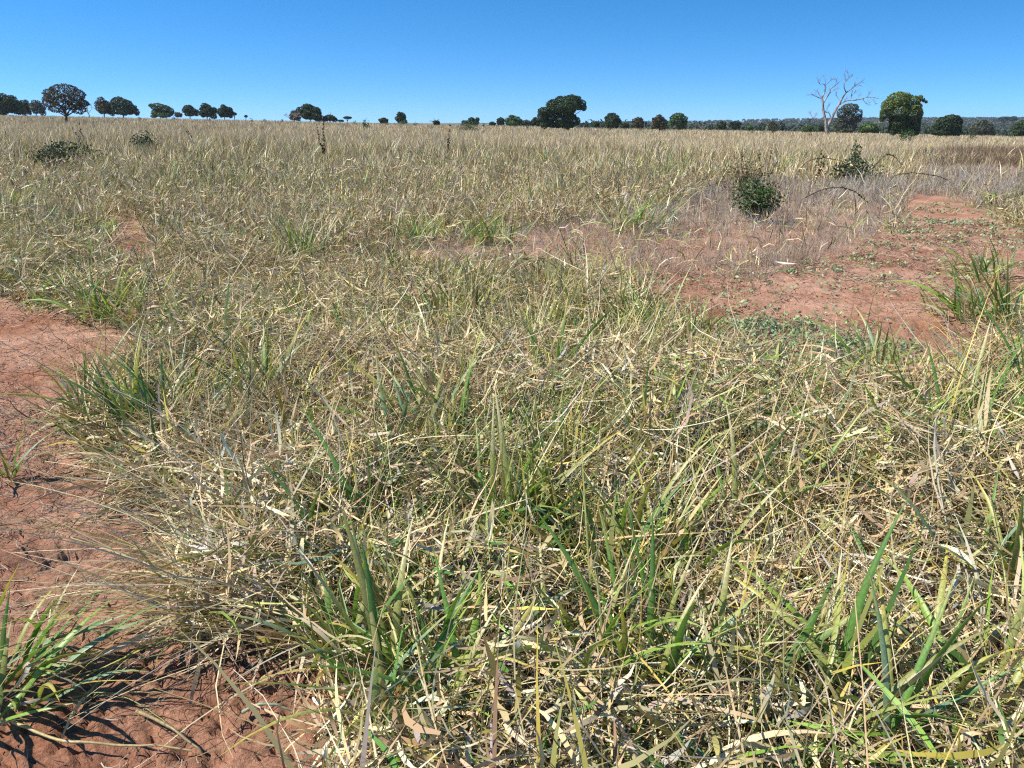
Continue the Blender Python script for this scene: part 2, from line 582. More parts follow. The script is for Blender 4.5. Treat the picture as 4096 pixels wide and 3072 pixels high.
def crown_points(lobes, dens, W, H):
    """points and outward normals on the shells of overlapping lobes; lobe = (x, y, z, rx, ry, rz) in metres"""
    P, Nn, L = [], [], []
    lob = np.array(lobes)
    for k, (cx, cy, cz, rx, ry, rz) in enumerate(lob):
        area = 4 * math.pi * ((rx * ry) ** 1.6 / 3 + (rx * rz) ** 1.6 / 3 + (ry * rz) ** 1.6 / 3) ** (1 / 1.6)
        n = max(8, int(area * dens))
        u = R.standard_normal((n, 3)); u /= np.linalg.norm(u, axis=1)[:, None]
        # clumping: keep what falls in the lighter cells of a coarse 3-D pattern
        q = vnoise(u[:, 0] * 2.6 + k * 7.7 + u[:, 2] * 1.9, u[:, 1] * 2.6 + u[:, 2] * 2.2 - k * 3.1, k)
        r = 0.72 + 0.34 * q + 0.05 * R.standard_normal(n)
        p = np.array([cx, cy, cz]) + u * r[:, None] * np.array([rx, ry, rz])
        keep = q + 0.25 * R.random(n) > 0.34
        P.append(p[keep]); Nn.append(u[keep]); L.append(np.full(keep.sum(), k))
    P, Nn, L = np.concatenate(P), np.concatenate(Nn), np.concatenate(L)
    deep = np.zeros(len(P), bool)
    for k, (cx, cy, cz, rx, ry, rz) in enumerate(lob):
        deep |= (L != k) & ((((P - [cx, cy, cz]) / [rx, ry, rz]) ** 2).sum(1) < 0.36)
    return P[~deep], Nn[~deep]


def auto_lobes(W, H, z0, rng, flat=False):
    """lobes filling a round-headed outline of width W from z0 to H"""
    hz = (H - z0) / 2; cz = z0 + hz; rx = W / 2
    out = [(0, 0, cz, rx * 0.72, rx * 0.72, hz * 0.74)]
    n = 13
    for i in range(n):
        a = i * 2.399 + rng.random() * 0.7
        e = -0.85 + 1.8 * ((i + 0.5) / n) + 0.3 * (rng.random() - 0.5)
        e = min(e, 0.95)
        c = math.sqrt(max(0, 1 - e * e)) if e > 0 else 1 + 0.12 * e
        k = 0.52 + 0.26 * rng.random()
        s = 0.24 + 0.22 * rng.random()
        out.append((rx * k * c * math.cos(a), rx * k * c * math.sin(a), cz + hz * k * e, rx * s, rx * s, hz * s * 1.05))
    if flat:
        out = [(0, 0, H - 0.16 * H, rx * 0.6, rx * 0.6, 0.14 * H)] + [
            (rx * 0.55 * math.cos(i * 1.26), rx * 0.55 * math.sin(i * 1.26), H * (0.80 + 0.06 * rng.random()), rx * 0.42, rx * 0.42, 0.12 * H) for i in range(5)]
    return out


def place(u, vb, default=232.0):
    """depth at which something standing in the grass shows its foot at pixel row vb"""
    ys = np.linspace(45, CREST, 700)
    sx = ray(u, vb)[0]
    z = terrain(sx * ys, ys) + GRASS_TOP * 0.8
    sz = (z - CAM_H) / ys
    k = np.argmax(sz >= ray(u, vb)[1])
    y = ys[k] if sz[k] >= ray(u, vb)[1] else default
    return float(sx * y), float(y)


def spec_tree(name, kind, u0, u1, vt, vb, label, lobes=None, trunk_u=None, z0=None, depth=None, cat="tree", lean=0.0, group="trees along the skyline", cards=1.0):
    uc = (u0 + u1) / 2
    tu = uc if trunk_u is None else trunk_u
    x, y = place(tu, vb)
    if depth:
        y = depth; x = ray(tu, vb)[0] * y
    zg = float(terrain(x, y))
    H = CAM_H + ray(uc, vt)[1] * y - zg
    zv = CAM_H + ray(uc, vb)[1] * y - zg            # where its foot shows above the ground, in the grass
    W = (ray(u1, vt)[0] - ray(u0, vt)[0]) * y
    cx = ray(uc, vt)[0] * y - x
    K = KIND[kind]
    root = empty(name, (x, y, zg - 0.05))
    tag(root, label, cat, group)
    if lobes is None:
        zz = zv - 0.04 * (H - zv) if z0 is None else zv + (z0 - 0.06) * (H - zv)
        lob = [(a + cx, b, c, d, e, f) for a, b, c, d, e, f in auto_lobes(W, H, zz, R, kind == 'umbrella')]
    else:
        lob = []
        for (a, c, ra, rc, *dy) in lobes:           # given as share of the width (from its left edge) and of the height
            yy = (dy[0] if dy else 0.0) * W
            lob.append((cx + (a - 0.5) * W, yy, zv + c * (H - zv), ra * W, ra * W * 0.9, rc * (H - zv)))
    px = y / (FPX / 4)                              # one pixel of the small picture in metres here
    size = 0.95 * px if W / px > 6 else 0.75 * px
    dens = 2.6 * K['fill'] * cards / (size * size)
    P, Nn = crown_points(lob, dens, W, H)
    inner = []
    for (a, b, c, ra, rb, rc) in lob:
        n = int(18 * K['fill'] * max(1, (ra / size)))
        q = R.standard_normal((n, 3)); q /= np.linalg.norm(q, axis=1)[:, None]
        inner.append(np.array([a, b, c]) + q * (R.random((n, 1)) ** 0.5) * 0.7 * np.array([ra, rb, rc]))
    P = np.concatenate([P] + inner); Nn = np.concatenate([Nn, np.tile([0, 0, 1.0], (len(P) - len(Nn), 1))])
    up_ = P[:, 2] > 0.15; P, Nn = P[up_], Nn[up_]
    n = len(P)
    tone = vnoise(P[:, 0] * 1.4 / max(px * 3, 0.2), P[:, 2] * 1.4 / max(px * 3, 0.2), int(u0))[:, None]
    c = np.array(K['c'])[None] * (1 + K['var'] * R.standard_normal((n, 1))) * (0.75 + 0.5 * tone)
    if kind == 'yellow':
        up = sstep(0.35, 0.75, (P[:, 2] / H) - 0.18 * (P[:, 0] - cx) / W + 0.25 * (R.random(n) - 0.5))[:, None]  # sunlit upper left and shaded lower right painted into the leaf colour
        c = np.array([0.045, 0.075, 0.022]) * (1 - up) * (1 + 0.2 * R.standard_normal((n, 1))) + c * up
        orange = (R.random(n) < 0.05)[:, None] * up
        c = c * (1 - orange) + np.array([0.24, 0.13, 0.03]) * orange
    c = np.clip(c, 0.008, 0.4)
    me = Mass(); me.add(leaf_cards(P, Nn, np.full(n, size), c))
    me.build("crown", M_CROWN, root, smooth=False)
    # trunk and limbs
    tr = Mass()
    r0 = max(0.030 * H, 0.10)
    topz = zv + 0.42 * (H - zv)
    fork = np.array([cx * 0.35, 0, max(0.2 * H, zv + 0.10 * (H - zv))])
    tr.add(tube(bent((0, 0, -0.1), fork, 4, 0.02), np.linspace(r0 * 1.25, r0 * 0.85, 4)))
    for k, (a, b, cc, ra, rb, rc) in enumerate(lob[:8]):
        q = np.array([a, b, cc + 0.1 * rc])
        tr.add(tube(bent(fork, q, 5, 0.05), np.linspace(r0 * 0.6, r0 * 0.16, 5), 5))
    tr.build("trunk", M_BARK, root)
    return root


def bare_tree(name, u0, u1, vt, vb, label, depth=None, mat=None, spread=0.9, levels=4):
    uc = (u0 + u1) / 2
    x, y = place(uc, vb)
    if depth: y = depth; x = ray(uc, vb)[0] * y
    zg = float(terrain(x, y))
    H = CAM_H + ray(uc, vt)[1] * y - zg
    W = (ray(u1, vt)[0] - ray(u0, vt)[0]) * y
    root = empty(name, (x, y, zg - 0.05)); tag(root, label, "tree", "trees along the skyline")
    tr, br = Mass(), Mass()
    fork = np.array([0, 0, H * 0.30])
    tr.add(tube(bent((0, 0, 0), fork, 4, 0.03), np.linspace(0.035 * H, 0.026 * H, 4)))
    px = y / (FPX / 4)

    def grow(p, q, r, lv):
        br.add(tube(bent(p, q, 4, 0.06), np.linspace(r, max(r * 0.6, px * 0.10), 4), 4))
        if lv <= 0: return
        dv = q - p; L = np.linalg.norm(dv)
        for _ in range(3):
            w = dv / L + R.standard_normal(3) * np.array([0.55, 0.55, 0.35]); w[2] = abs(w[2]) * 0.8 + 0.1
            w /= np.linalg.norm(w)
            e = q + w * L * (0.55 + 0.25 * R.random())
            e[2] = min(e[2], H); e[0] = np.clip(e[0], -W * 0.52, W * 0.52)
            grow(q, e, max(r * 0.6, px * 0.14), lv - 1)
    for k in range(5):
        a = k * 1.2566 + R.random()
        q = fork + np.array([math.cos(a) * W * 0.24 * spread, math.sin(a) * W * 0.24, H * (0.16 + 0.14 * R.random())])
        grow(fork, q, 0.016 * H, levels - 2)
    tr.build("trunk", mat or M_PALE, root); br.build("branches", mat or M_PALE, root)
    return root


T = spec_tree
T("broad_tree", 'dense', -40, 76, 374, 460, "dark dense round tree cut by the left edge of the picture")
T("broad_tree", 'dense', 74, 116, 398, 460, "small dark tree in the gap between the edge tree and the tall open crowned one")
T("broad_tree", 'grey', 112, 172, 398, 460, "low grey green tree partly behind the open crowned tree at far left", z0=0.02)
T("open_tree", 'sparse', 158, 341, 330, 484, "tall brownish open crowned tree with dark trunk, biggest of the left group",
  lobes=[(0.50, 0.80, 0.30, 0.18), (0.26, 0.72, 0.22, 0.15), (0.76, 0.70, 0.20, 0.16), (0.15, 0.52, 0.15, 0.15), (0.38, 0.60, 0.24, 0.16, -0.2),
         (0.62, 0.56, 0.22, 0.18, 0.15), (0.88, 0.47, 0.13, 0.10), (0.24, 0.34, 0.2, 0.12, 0.1), (0.76, 0.32, 0.16, 0.14), (0.5, 0.42, 0.2, 0.12, 0.25)],
  trunk_u=264, cards=1.25)
bare_tree("bare_tree", 326, 386, 404, 461, "pale leafless fan shaped tree behind the open crowned tree's edge")
T("broad_tree", 'brown', 377, 450, 391, 463, "brownish topped tree touching the dark spreading tree at left")
T("broad_tree", 'dense', 436, 545, 385, 464, "wide dark tree sloping down to a low lobe, right end of the left group",
  lobes=[(0.32, 0.70, 0.28, 0.28), (0.55, 0.62, 0.26, 0.28), (0.2, 0.40, 0.2, 0.3), (0.5, 0.3, 0.3, 0.25), (0.75, 0.36, 0.2, 0.26), (0.92, 0.22, 0.12, 0.2)])
T("broad_tree", 'green', 592, 690, 408, 473, "bright green loose spreading tree standing alone, left of the three dark round trees",
  lobes=[(0.35, 0.72, 0.26, 0.22), (0.62, 0.62, 0.26, 0.26), (0.12, 0.80, 0.12, 0.12), (0.85, 0.45, 0.16, 0.25), (0.3, 0.35, 0.22, 0.25), (0.6, 0.25, 0.34, 0.2), (0.15, 0.12, 0.12, 0.1)])
T("umbrella_tree", 'grey', 694, 728, 447, 470, "faint small grey tree just left of the three dark round trees")
T("broad_tree", 'dense', 725, 792, 419, 470, "dark lopsided tree, first of three in a row, lower to its right",
  lobes=[(0.40, 0.75, 0.30, 0.25), (0.2, 0.55, 0.2, 0.2), (0.62, 0.5, 0.25, 0.28), (0.85, 0.4, 0.16, 0.28), (0.45, 0.3, 0.3, 0.2)])
T("broad_tree", 'dense', 793, 860, 414, 472, "dark round ball shaped tree, middle and tallest of three in a row", z0=0.0)
T("broad_tree", 'dense', 866, 928, 417, 473, "dark squarish tree, third of three in a row", z0=0.0)
T("umbrella_tree", 'umbrella', 926, 948, 448, 474, "thin flat topped little tree right after the three dark round ones")
T("umbrella_tree", 'umbrella', 975, 991, 459, 476, "tiny lone flat topped tree on the skyline left of the thicket")
bare_tree("bare_tree", 1137, 1208, 436, 489, "grey nearly leafless tree leaning on the left of the big dark round tree")
T("open_tree", 'sparse', 1150, 1205, 438, 486, "thin brown grey tree between leafless branches and big dark round tree")
T("broad_tree", 'dense', 1190, 1293, 415, 484, "big dark round tree left of centre with a low dome beside it", z0=0.03)
T("broad_tree", 'dense', 1288, 1349, 458, 485, "low dark dome of a tree under a dead forked branch", z0=0.0,
  lobes=[(0.5, 0.55, 0.36, 0.42), (0.2, 0.3, 0.2, 0.3), (0.8, 0.25, 0.2, 0.3)])
bare_tree("dead_snag", 1308, 1336, 434, 486, "thin dead forked snag rising behind the low dark dome tree", levels=3, spread=0.5)
T("umbrella_tree", 'umbrella', 1371, 1407, 464, 487, "flat topped airy umbrella tree right of the dead forked snag")
T("broad_tree", 'dense', 1352, 1374, 478, 486, "low dark bush tucked left under the airy umbrella tree", z0=0.0, cat="bush")
T("broad_tree", 'dense', 1513, 1556, 470, 493, "low dark square topped tree left of the tall narrow one", z0=0.0)
T("broad_tree", 'dense', 1580, 1626, 445, 493, "dark narrow upright tree taller than wide, left of centre", z0=0.0)
bare_tree("bare_tree", 1716, 1758, 470, 498, "pale leafless dome shaped tree behind a dark ball bush")
T("broad_tree", 'dense', 1731, 1761, 480, 499, "small dark ball bush in front of a pale leafless tree", z0=0.0, cat="bush")
T("broad_tree", 'grey', 1842, 1874, 479, 498, "pale grey bushy tree touching the left of a dark two lobed tree")
T("broad_tree", 'dense', 1870, 1918, 467, 498, "dark two lobed tree behind the green shrub in the field", z0=0.0,
  lobes=[(0.34, 0.62, 0.3, 0.32), (0.84, 0.68, 0.17, 0.28), (0.5, 0.3, 0.45, 0.3)])
T("broad_tree", 'dense', 1956, 1983, 485, 501, "tiny low dark tree left of a dark upright box shaped one", z0=0.0)
T("broad_tree", 'dense', 1988, 2020, 466, 501, "dark upright box shaped small tree", z0=0.0)
T("broad_tree", 'green', 2021, 2091, 459, 503, "mid green peaked tree with rounded shoulders, left of the giant", z0=0.0,
  lobes=[(0.38, 0.72, 0.22, 0.28), (0.62, 0.6, 0.26, 0.32), (0.15, 0.42, 0.17, 0.35), (0.88, 0.35, 0.14, 0.3), (0.5, 0.28, 0.4, 0.28)])
T("broad_tree", 'grey', 2086, 2123, 478, 503, "faded grey small tree right of the mid green peaked one")
T("broad_tree", 'dense', 2119, 2165, 469, 504, "dark rounded tree half hidden by the giant's left side", z0=0.0)
T("giant_tree", 'dense', 2153, 2346, 380, 515, "giant dark spreading tree near centre with crown overhanging to the right",
  lobes=[(0.70, 0.86, 0.20, 0.15), (0.86, 0.74, 0.14, 0.17), (0.95, 0.64, 0.06, 0.10), (0.52, 0.80, 0.22, 0.18), (0.34, 0.74, 0.17, 0.16), (0.42, 0.62, 0.24, 0.18),
         (0.62, 0.68, 0.20, 0.17, -0.2), (0.56, 0.48, 0.18, 0.18), (0.14, 0.52, 0.14, 0.15), (0.10, 0.36, 0.11, 0.16), (0.24, 0.38, 0.18, 0.2, 0.15),
         (0.14, 0.16, 0.10, 0.16), (0.54, 0.28, 0.18, 0.2), (0.60, 0.12, 0.16, 0.12), (0.38, 0.14, 0.22, 0.12, 0.2), (0.80, 0.24, 0.09, 0.12), (0.74, 0.36, 0.07, 0.09), (0.67, 0.58, 0.12, 0.14)],
  trunk_u=2275)
T("broad_tree", 'dense', 2369, 2400, 484, 509, "small dark dome tree in the gap right of the giant", z0=0.0)
T("broad_tree", 'grey', 2398, 2420, 488, 509, "hazy little tree left behind the dark ball tree", depth=300)
T("broad_tree", 'dense', 2415, 2486, 450, 513, "dark full ball tree, first large one right of the giant", z0=0.02)
T("broad_tree", 'dense', 2480, 2518, 489, 511, "low dark hump tree between the ball tree and the straw coloured one", z0=0.0)
T("open_tree", 'brown', 2532, 2581, 466, 514, "straw brown thinning tree with bare twigs at its right side", z0=0.0)
T("broad_tree", 'brown', 2606, 2670, 454, 519, "dark tree with speckled squared crown, left of the fan shaped one", z0=0.03)
T("broad_tree", 'green', 2676, 2753, 449, 519, "fan shaped tree opening upward from a visible short trunk",
  lobes=[(0.5, 0.78, 0.32, 0.20), (0.78, 0.62, 0.22, 0.24), (0.24, 0.6, 0.2, 0.24), (0.16, 0.36, 0.15, 0.2), (0.82, 0.34, 0.17, 0.22), (0.5, 0.52, 0.3, 0.2), (0.68, 0.16, 0.15, 0.15)])
bare_tree("bare_tree", 2799, 2824, 485, 516, "faint grey bare tree far off between fan shaped and dark clipped trees", depth=300)
T("broad_tree", 'dense', 2866, 2909, 483, 518, "dark rounded tree left of the dark flat topped umbrella", z0=0.0)
T("umbrella_tree", 'umbrella', 2917, 2967, 485, 520, "dark flat topped umbrella tree in front of the far wood",
  lobes=[(0.5, 0.82, 0.42, 0.16), (0.2, 0.70, 0.2, 0.14), (0.8, 0.72, 0.2, 0.14), (0.55, 0.35, 0.36, 0.28)])
T("young_tree", 'green', 2984, 3014, 499, 523, "pale green young tree right of the umbrella tree", z0=0.0)
T("broad_tree", 'brown', 3072, 3113, 483, 524, "olive upright tree with a dark shrub at its left foot", z0=0.0)
T("broad_tree", 'grey', 3110, 3142, 485, 522, "hazy dark tree right behind the olive upright one", depth=320, z0=0.0)
T("broad_tree", 'green', 3212, 3264, 499, 528, "fresh green low tree left of the leafless giant", z0=0.0)
T("broad_tree", 'dense', 3268, 3300, 494, 529, "small dark tree touching the left of the bleached dead trunk", z0=0.0, depth=236)
T("open_tree", 'grey', 3346, 3457, 410, 531, "grey green airy tree under the dead tree's long right limb",
  lobes=[(0.52, 0.82, 0.30, 0.16), (0.74, 0.64, 0.25, 0.2), (0.28, 0.66, 0.22, 0.2), (0.84, 0.48, 0.16, 0.14), (0.45, 0.5, 0.3, 0.2), (0.25, 0.3, 0.24, 0.26), (0.58, 0.25, 0.26, 0.24), (0.4, 0.1, 0.35, 0.12)], cards=1.6)
T("broad_tree", 'green', 3440, 3522, 490, 533, "broad low green bush between airy tree and yellow green tree", z0=0.0, cat="bush")
T("yellow_tree", 'yellow', 3530, 3716, 364, 541, "large tree with yellow green leaves above and dark shaded base, right side",
  lobes=[(0.40, 0.80, 0.26, 0.19), (0.62, 0.76, 0.22, 0.18), (0.20, 0.66, 0.18, 0.18), (0.10, 0.50, 0.10, 0.14), (0.08, 0.40, 0.06, 0.08), (0.40, 0.56, 0.28, 0.2), (0.68, 0.52, 0.20, 0.22, -0.1),
         (0.82, 0.44, 0.11, 0.16), (0.84, 0.86, 0.05, 0.06), (0.92, 0.80, 0.04, 0.04), (0.98, 0.76, 0.03, 0.03), (0.45, 0.30, 0.2, 0.2), (0.62, 0.22, 0.24, 0.2, 0.1), (0.82, 0.20, 0.12, 0.22), (0.36, 0.14, 0.11, 0.16), (0.75, 0.08, 0.18, 0.1), (0.80, 0.66, 0.10, 0.1)],
  trunk_u=3612)
T("broad_tree", 'dense', 3735, 3858, 456, 543, "dark wide haystack shaped tree right of the yellow green one", z0=0.0,
  lobes=[(0.62, 0.78, 0.28, 0.20), (0.80, 0.62, 0.18, 0.24), (0.36, 0.66, 0.24, 0.22), (0.5, 0.45, 0.36, 0.25), (0.18, 0.40, 0.18, 0.24), (0.84, 0.32, 0.16, 0.24), (0.35, 0.18, 0.33, 0.2), (0.7, 0.15, 0.28, 0.18)])
T("broad_tree", 'grey', 3895, 3979, 482, 545, "pale hazy round tree right of the dark haystack shaped tree", z0=0.0, depth=255, cards=2.2)
T("broad_tree", 'dense', 4064, 4150, 476, 547, "dark tree cut by the right edge of the picture", z0=0.0)
T("umbrella_tree", 'umbrella', 3229, 3248, 476, 490, "tiny umbrella tree far off on the wooded ridge", depth=900, group="trees on the far ridge",
  lobes=[(0.5, 0.8, 0.45, 0.2), (0.5, 0.3, 0.2, 0.3)])
T("umbrella_tree", 'umbrella', 3996, 4040, 466, 484, "wide flat crowned tree on the far ridge at right", depth=900, group="trees on the far ridge",
  lobes=[(0.4, 0.7, 0.32, 0.25), (0.72, 0.75, 0.28, 0.22), (0.15, 0.5, 0.18, 0.25), (0.5, 0.3, 0.4, 0.3)])
T("umbrella_tree", 'umbrella', 4039, 4071, 465, 484, "rounder crowned tree on the far ridge, last before the right edge", depth=910, group="trees on the far ridge",
  lobes=[(0.5, 0.7, 0.42, 0.3), (0.3, 0.4, 0.3, 0.3), (0.7, 0.4, 0.3, 0.3)])


# ------------------------------------------------------------------ the big dead tree
def dead_tree():
    u0, v0, k = 3196.0, 250.0, 1270.0 / 550.0
    bu, bv = u0 + 262 / k, v0 + 655 / k
    x, y = place(bu, bv + 2)
    zg = float(terrain(x, y))
    root = empty("dead_tree", (x, y, zg - 0.05))
    tag(root, "tall bleached leafless dead tree with two forked stems, right of centre", "dead tree")

    def pt(px, py, dy):
        sx, sz = ray(u0 + px / k, v0 + py / k)
        yy = y + dy
        return np.array([sx * yy - x, dy, CAM_H + sz * yy - zg])
    m = y / (FPX / 4) / k / 4 * 4      # metres per crop pixel
    m = (y / FPX) / k
    trunk, limbs, twigs = Mass(), Mass(), Mass()
    B = [  # (points, start width, end width, depth at the end in m, mass)
        ([(262, 690), (262, 655), (258, 610), (252, 560)], 40, 30, 0.0, trunk),
        ([(250, 590), (248, 548), (238, 500), (222, 440), (222, 390), (215, 345), (213, 325)], 28, 15, 0.6, trunk),
        ([(262, 610), (272, 575), (290, 540), (320, 470), (355, 410), (380, 365), (410, 310), (435, 275)], 28, 12, -0.7, trunk),
        ([(213, 330), (180, 322), (145, 305), (115, 288), (88, 298)], 9, 3, 0.2, limbs),
        ([(213, 325), (185, 295), (168, 268), (150, 260)], 7, 2.5, 1.2, limbs),
        ([(213, 325), (235, 280), (243, 240), (245, 210)], 13, 8, 0.9, limbs),
        ([(245, 210), (225, 195), (195, 198), (180, 180), (178, 155)], 6, 2, 0.6, limbs),
        ([(245, 210), (240, 170), (236, 128)], 5, 2, 1.2, limbs),
        ([(245, 210), (275, 178), (300, 160), (320, 150)], 5.5, 2, 1.5, limbs),
        ([(222, 385), (250, 330), (285, 280), (292, 240), (330, 215), (360, 190), (388, 165)], 13, 2.5, -0.4, limbs),
        ([(285, 280), (320, 255), (352, 242)], 5, 2, -0.9, limbs),
        ([(330, 215), (345, 182), (346, 152)], 4, 1.8, 0.3, limbs),
        ([(435, 275), (420, 240), (415, 210), (425, 185), (440, 165), (425, 140), (424, 100)], 9, 2.2, -1.2, limbs),
        ([(440, 165), (462, 142), (488, 124)], 4.5, 2, -1.5, limbs),
        ([(462, 142), (447, 94)], 3, 1.6, -1.3, limbs),
        ([(435, 275), (480, 245), (515, 215), (518, 185), (526, 158)], 10, 3, -0.2, limbs),
        ([(515, 215), (555, 188), (592, 163)], 5, 1.8, 0.3, limbs),
        ([(500, 228), (545, 212), (565, 210)], 4, 1.8, -0.6, limbs),
        ([(376, 385), (420, 356), (470, 345), (520, 346), (590, 332), (630, 316), (690, 320), (755, 336)], 13, 2, -1.6, limbs),
        ([(590, 334), (608, 365), (640, 388), (655, 370)], 6, 2, -1.8, limbs),
        ([(630, 316), (645, 290), (662, 265)], 4.5, 1.8, -1.0, limbs),
        ([(680, 320), (690, 350), (712, 380)], 4, 1.6, -1.9, limbs),
        ([(480, 345), (484, 300), (492, 258)], 6, 2, -0.3, limbs),
        ([(484, 310), (510, 280), (540, 262)], 4, 1.6, -0.1, limbs),
        ([(520, 345), (548, 318), (560, 300)], 4, 1.6, -1.6, limbs),
        ([(378, 350), (356, 318), (338, 285)], 5, 1.6, 0.3, limbs),
        ([(290, 500), (278, 462), (244, 455)], 9, 6, 0.3, limbs),
        ([(240, 455), (262, 424), (282, 382)], 3.5, 1.5, 0.9, limbs),
        ([(228, 530), (190, 516), (135, 521), (116, 492), (104, 465)], 7, 1.8, 0.8, limbs),
        ([(135, 521), (145, 500), (158, 488)], 3, 1.4, 1.0, limbs),
        ([(380, 385), (410, 372), (440, 330), (470, 322)], 5, 2, -1.9, limbs),
    ]
    start = {0: 0.0}
    for i, (p, w0, w1, dz, mass) in enumerate(B):
        n = len(p)
        # depth at the start: the depth of the nearest point of an earlier branch
        d0 = 0.0
        if i:
            best = 1e9
            for (pp, dd) in seen:
                e = math.hypot(pp[0] - p[0][0], pp[1] - p[0][1])
                if e < best: best, d0 = e, dd
        else:
            seen = []
        ds = [d0 + (dz - d0) * j / (n - 1) for j in range(n)]
        seen += [(q, d) for q, d in zip(p, ds)]
        P = np.array([pt(a + (R.random() - .5) * 3, b + (R.random() - .5) * 3, d) for (a, b), d in zip(p, ds)])
        s = np.linspace(0, n - 1, n * 3)
        PP = np.stack([np.interp(s, np.arange(n), P[:, c]) for c in range(3)], -1)
        PP[1:-1] = (PP[:-2] + PP[1:-1] * 2 + PP[2:]) / 4
        wid = np.linspace(w0, w1, len(PP)) * m * 0.5
        mass.add(tube(PP, wid * (1 + 0.07 * R.standard_normal(len(PP))), 8))
        if mass is limbs:
            for _ in range(int(5 + len(p) * 1.5)):
                j = R.integers(len(PP) // 3, len(PP))
                dv = PP[min(j + 1, len(PP) - 1)] - PP[max(j - 1, 0)]; dv /= np.linalg.norm(dv) + 1e-9
                w = dv + R.standard_normal(3) * 0.6; w[2] += 0.45; w /= np.linalg.norm(w)
                L = (14 + 26 * R.random()) * m
                e = PP[j] + w * L
                twigs.add(tube(bent(PP[j], e, 4, 0.06), np.linspace(1.5, 0.8, 4) * m * 0.5, 4))
                e2 = PP[j] + w * L * 0.55
                w2 = w + R.standard_normal(3) * 0.6; w2[2] += 0.3
                twigs.add(tube(bent(e2, e2 + w2 * L * 0.45, 3, 0.05), np.linspace(1.2, 0.7, 3) * m * 0.5, 4))
    trunk.build("trunk", M_DEAD, root)
    limbs.build("limbs", M_DEAD, root)
    twigs.build("twigs", M_DEAD, root)


dead_tree()


# ------------------------------------------------------------------ the far wood on the valley side
def far_wood():
    n = 5200
    dep = 330 * (2600 / 330) ** (R.random(n) ** 0.9)
    t = 0.02 + 0.80 * R.random(n) ** 0.8
    x = t * dep
    keep = R.random(n) < sstep(0.02, 0.22, t) + 0.15
    open_top = (dep > 1500) & (fbm(x / 260, dep / 700, 91, 2) > 0.56)
    keep &= ~open_top
    x, dep = x[keep], dep[keep]
    z = terrain(x, dep)
    m = Mass()
    for a, b, c in zip(x, dep, z):
        h = 4.0 + 3 * R.random(); w = 3.4 + 3.2 * R.random()
        k = 22 if b < 700 else 10
        u = R.standard_normal((k, 3)); u /= np.linalg.norm(u, axis=1)[:, None]; u[:, 2] = np.abs(u[:, 2]) * 1.1 - 0.25
        P = np.array([a, b, c + h * 0.5]) + u * np.array([w, w, h * 0.5]) * (0.7 + 0.35 * R.random((k, 1)))
        s = np.full(k, 0.0011 * b + 0.9)
        col = np.array([0.052, 0.068, 0.036]) * (0.8 + 0.4 * R.random()) * (1 + 0.25 * R.standard_normal((k, 1)))
        col = col * (1 + 0.25 * (R.random() - 0.4) * np.array([1, 0.4, 0]))
        m.add(leaf_cards(P, u, s, np.clip(col, 0.008, 0.3), 0.7))
    o = m.build("distant_wood", M_CROWN, smooth=False)
    tag(o, "far dark wood covering the valley side beyond the pasture", "wood", kind="stuff")


far_wood()


# ------------------------------------------------------------------ grass mass
# feet of the leafy tussocks that stand in the foreground mat (display pixels): the mat is thinner round them
TUFTS = []
for _u, _v in ((900, 1610), (760, 1480), (1330, 1560), (1560, 1500), (1830, 1640), (2080, 1600), (2180, 1330), (330, 960), (420, 900), (570, 900), (960, 1010),
               (1110, 1210), (780, 1240), (1180, 860), (1400, 1290), (1660, 1180), (2030, 1030), (2190, 960), (1880, 860), (1510, 770)):
    _h = ground_hit(_u * DK, _v * DK); TUFTS.append((_h[0], _h[1]))


def mat_height(x, y):
    d = np.hypot(x, y)
    dip = 1.0
    for (tx, ty) in TUFTS:
        dip = dip * (1 - 0.5 * np.exp(-((x - tx) ** 2 + (y - ty) ** 2) / 0.05))
    h = 0.10 + 0.26 * fbm(x * 1.15, y * 1.15, 81, 3) ** 1.3 * 1.6
    h = h * (0.8 + 0.5 * fbm(x * 4, y * 4, 83, 2))
    return h * dip * (1 + 0.5 * sstep(8, 25, d))


def edge_fade(x, y):
    """1 inside grass, less near bare soil"""
    s = 0
    r = 0.16
    for a in range(6):
        s = s + (~bare(x + r * math.cos(a * 1.047), y + r * math.sin(a * 1.047))).astype(float)
    return s / 6


def base_of(x, y, z=0):
    return np.stack([x, y, height(x, y) + z], -1)


def clear(x, y, weed_keep=0.12):
    k = ~bare(x, y)
    w = weedy(x, y)
    k &= ~w | (R.random(len(x)) < weed_keep)
    return k


def tussock_field(n, y0, y1, spacing, spread):
    """root points bunched into tussocks; returns roots and the outward azimuth"""
    x, y = wedge(n, y0, y1)
    gx, gy = np.floor(x / spacing), np.floor(y / spacing)
    cx = (gx + 0.15 + 0.7 * hash2(gx, gy, 7)) * spacing
    cy = (gy + 0.15 + 0.7 * hash2(gx, gy, 8)) * spacing
    rx, ry = R.standard_normal(n) * spread, R.standard_normal(n) * spread
    return cx + rx, cy + ry, np.arctan2(ry, rx), hash2(gx, gy, 9)


def patch_tone(x, y):
    """weathering differs from tussock to tussock: bleached, tan or browned"""
    a = fbm(x * 1.7, y * 1.7, 141, 3)[:, None]; b = fbm(x * 0.5, y * 0.5, 143, 2)[:, None]
    return (0.62 + 0.55 * a + 0.25 * b) * (1 + (a - 0.5) * np.array([0.0, 0.05, 0.16]))


def flow(x, y):
    """the way long stems lie over"""
    f = (fbm(x * 0.55, y * 0.55, 151, 2) - 0.5) * 9 + 2.6
    return f + 0.6 * np.sign(-x) * 0


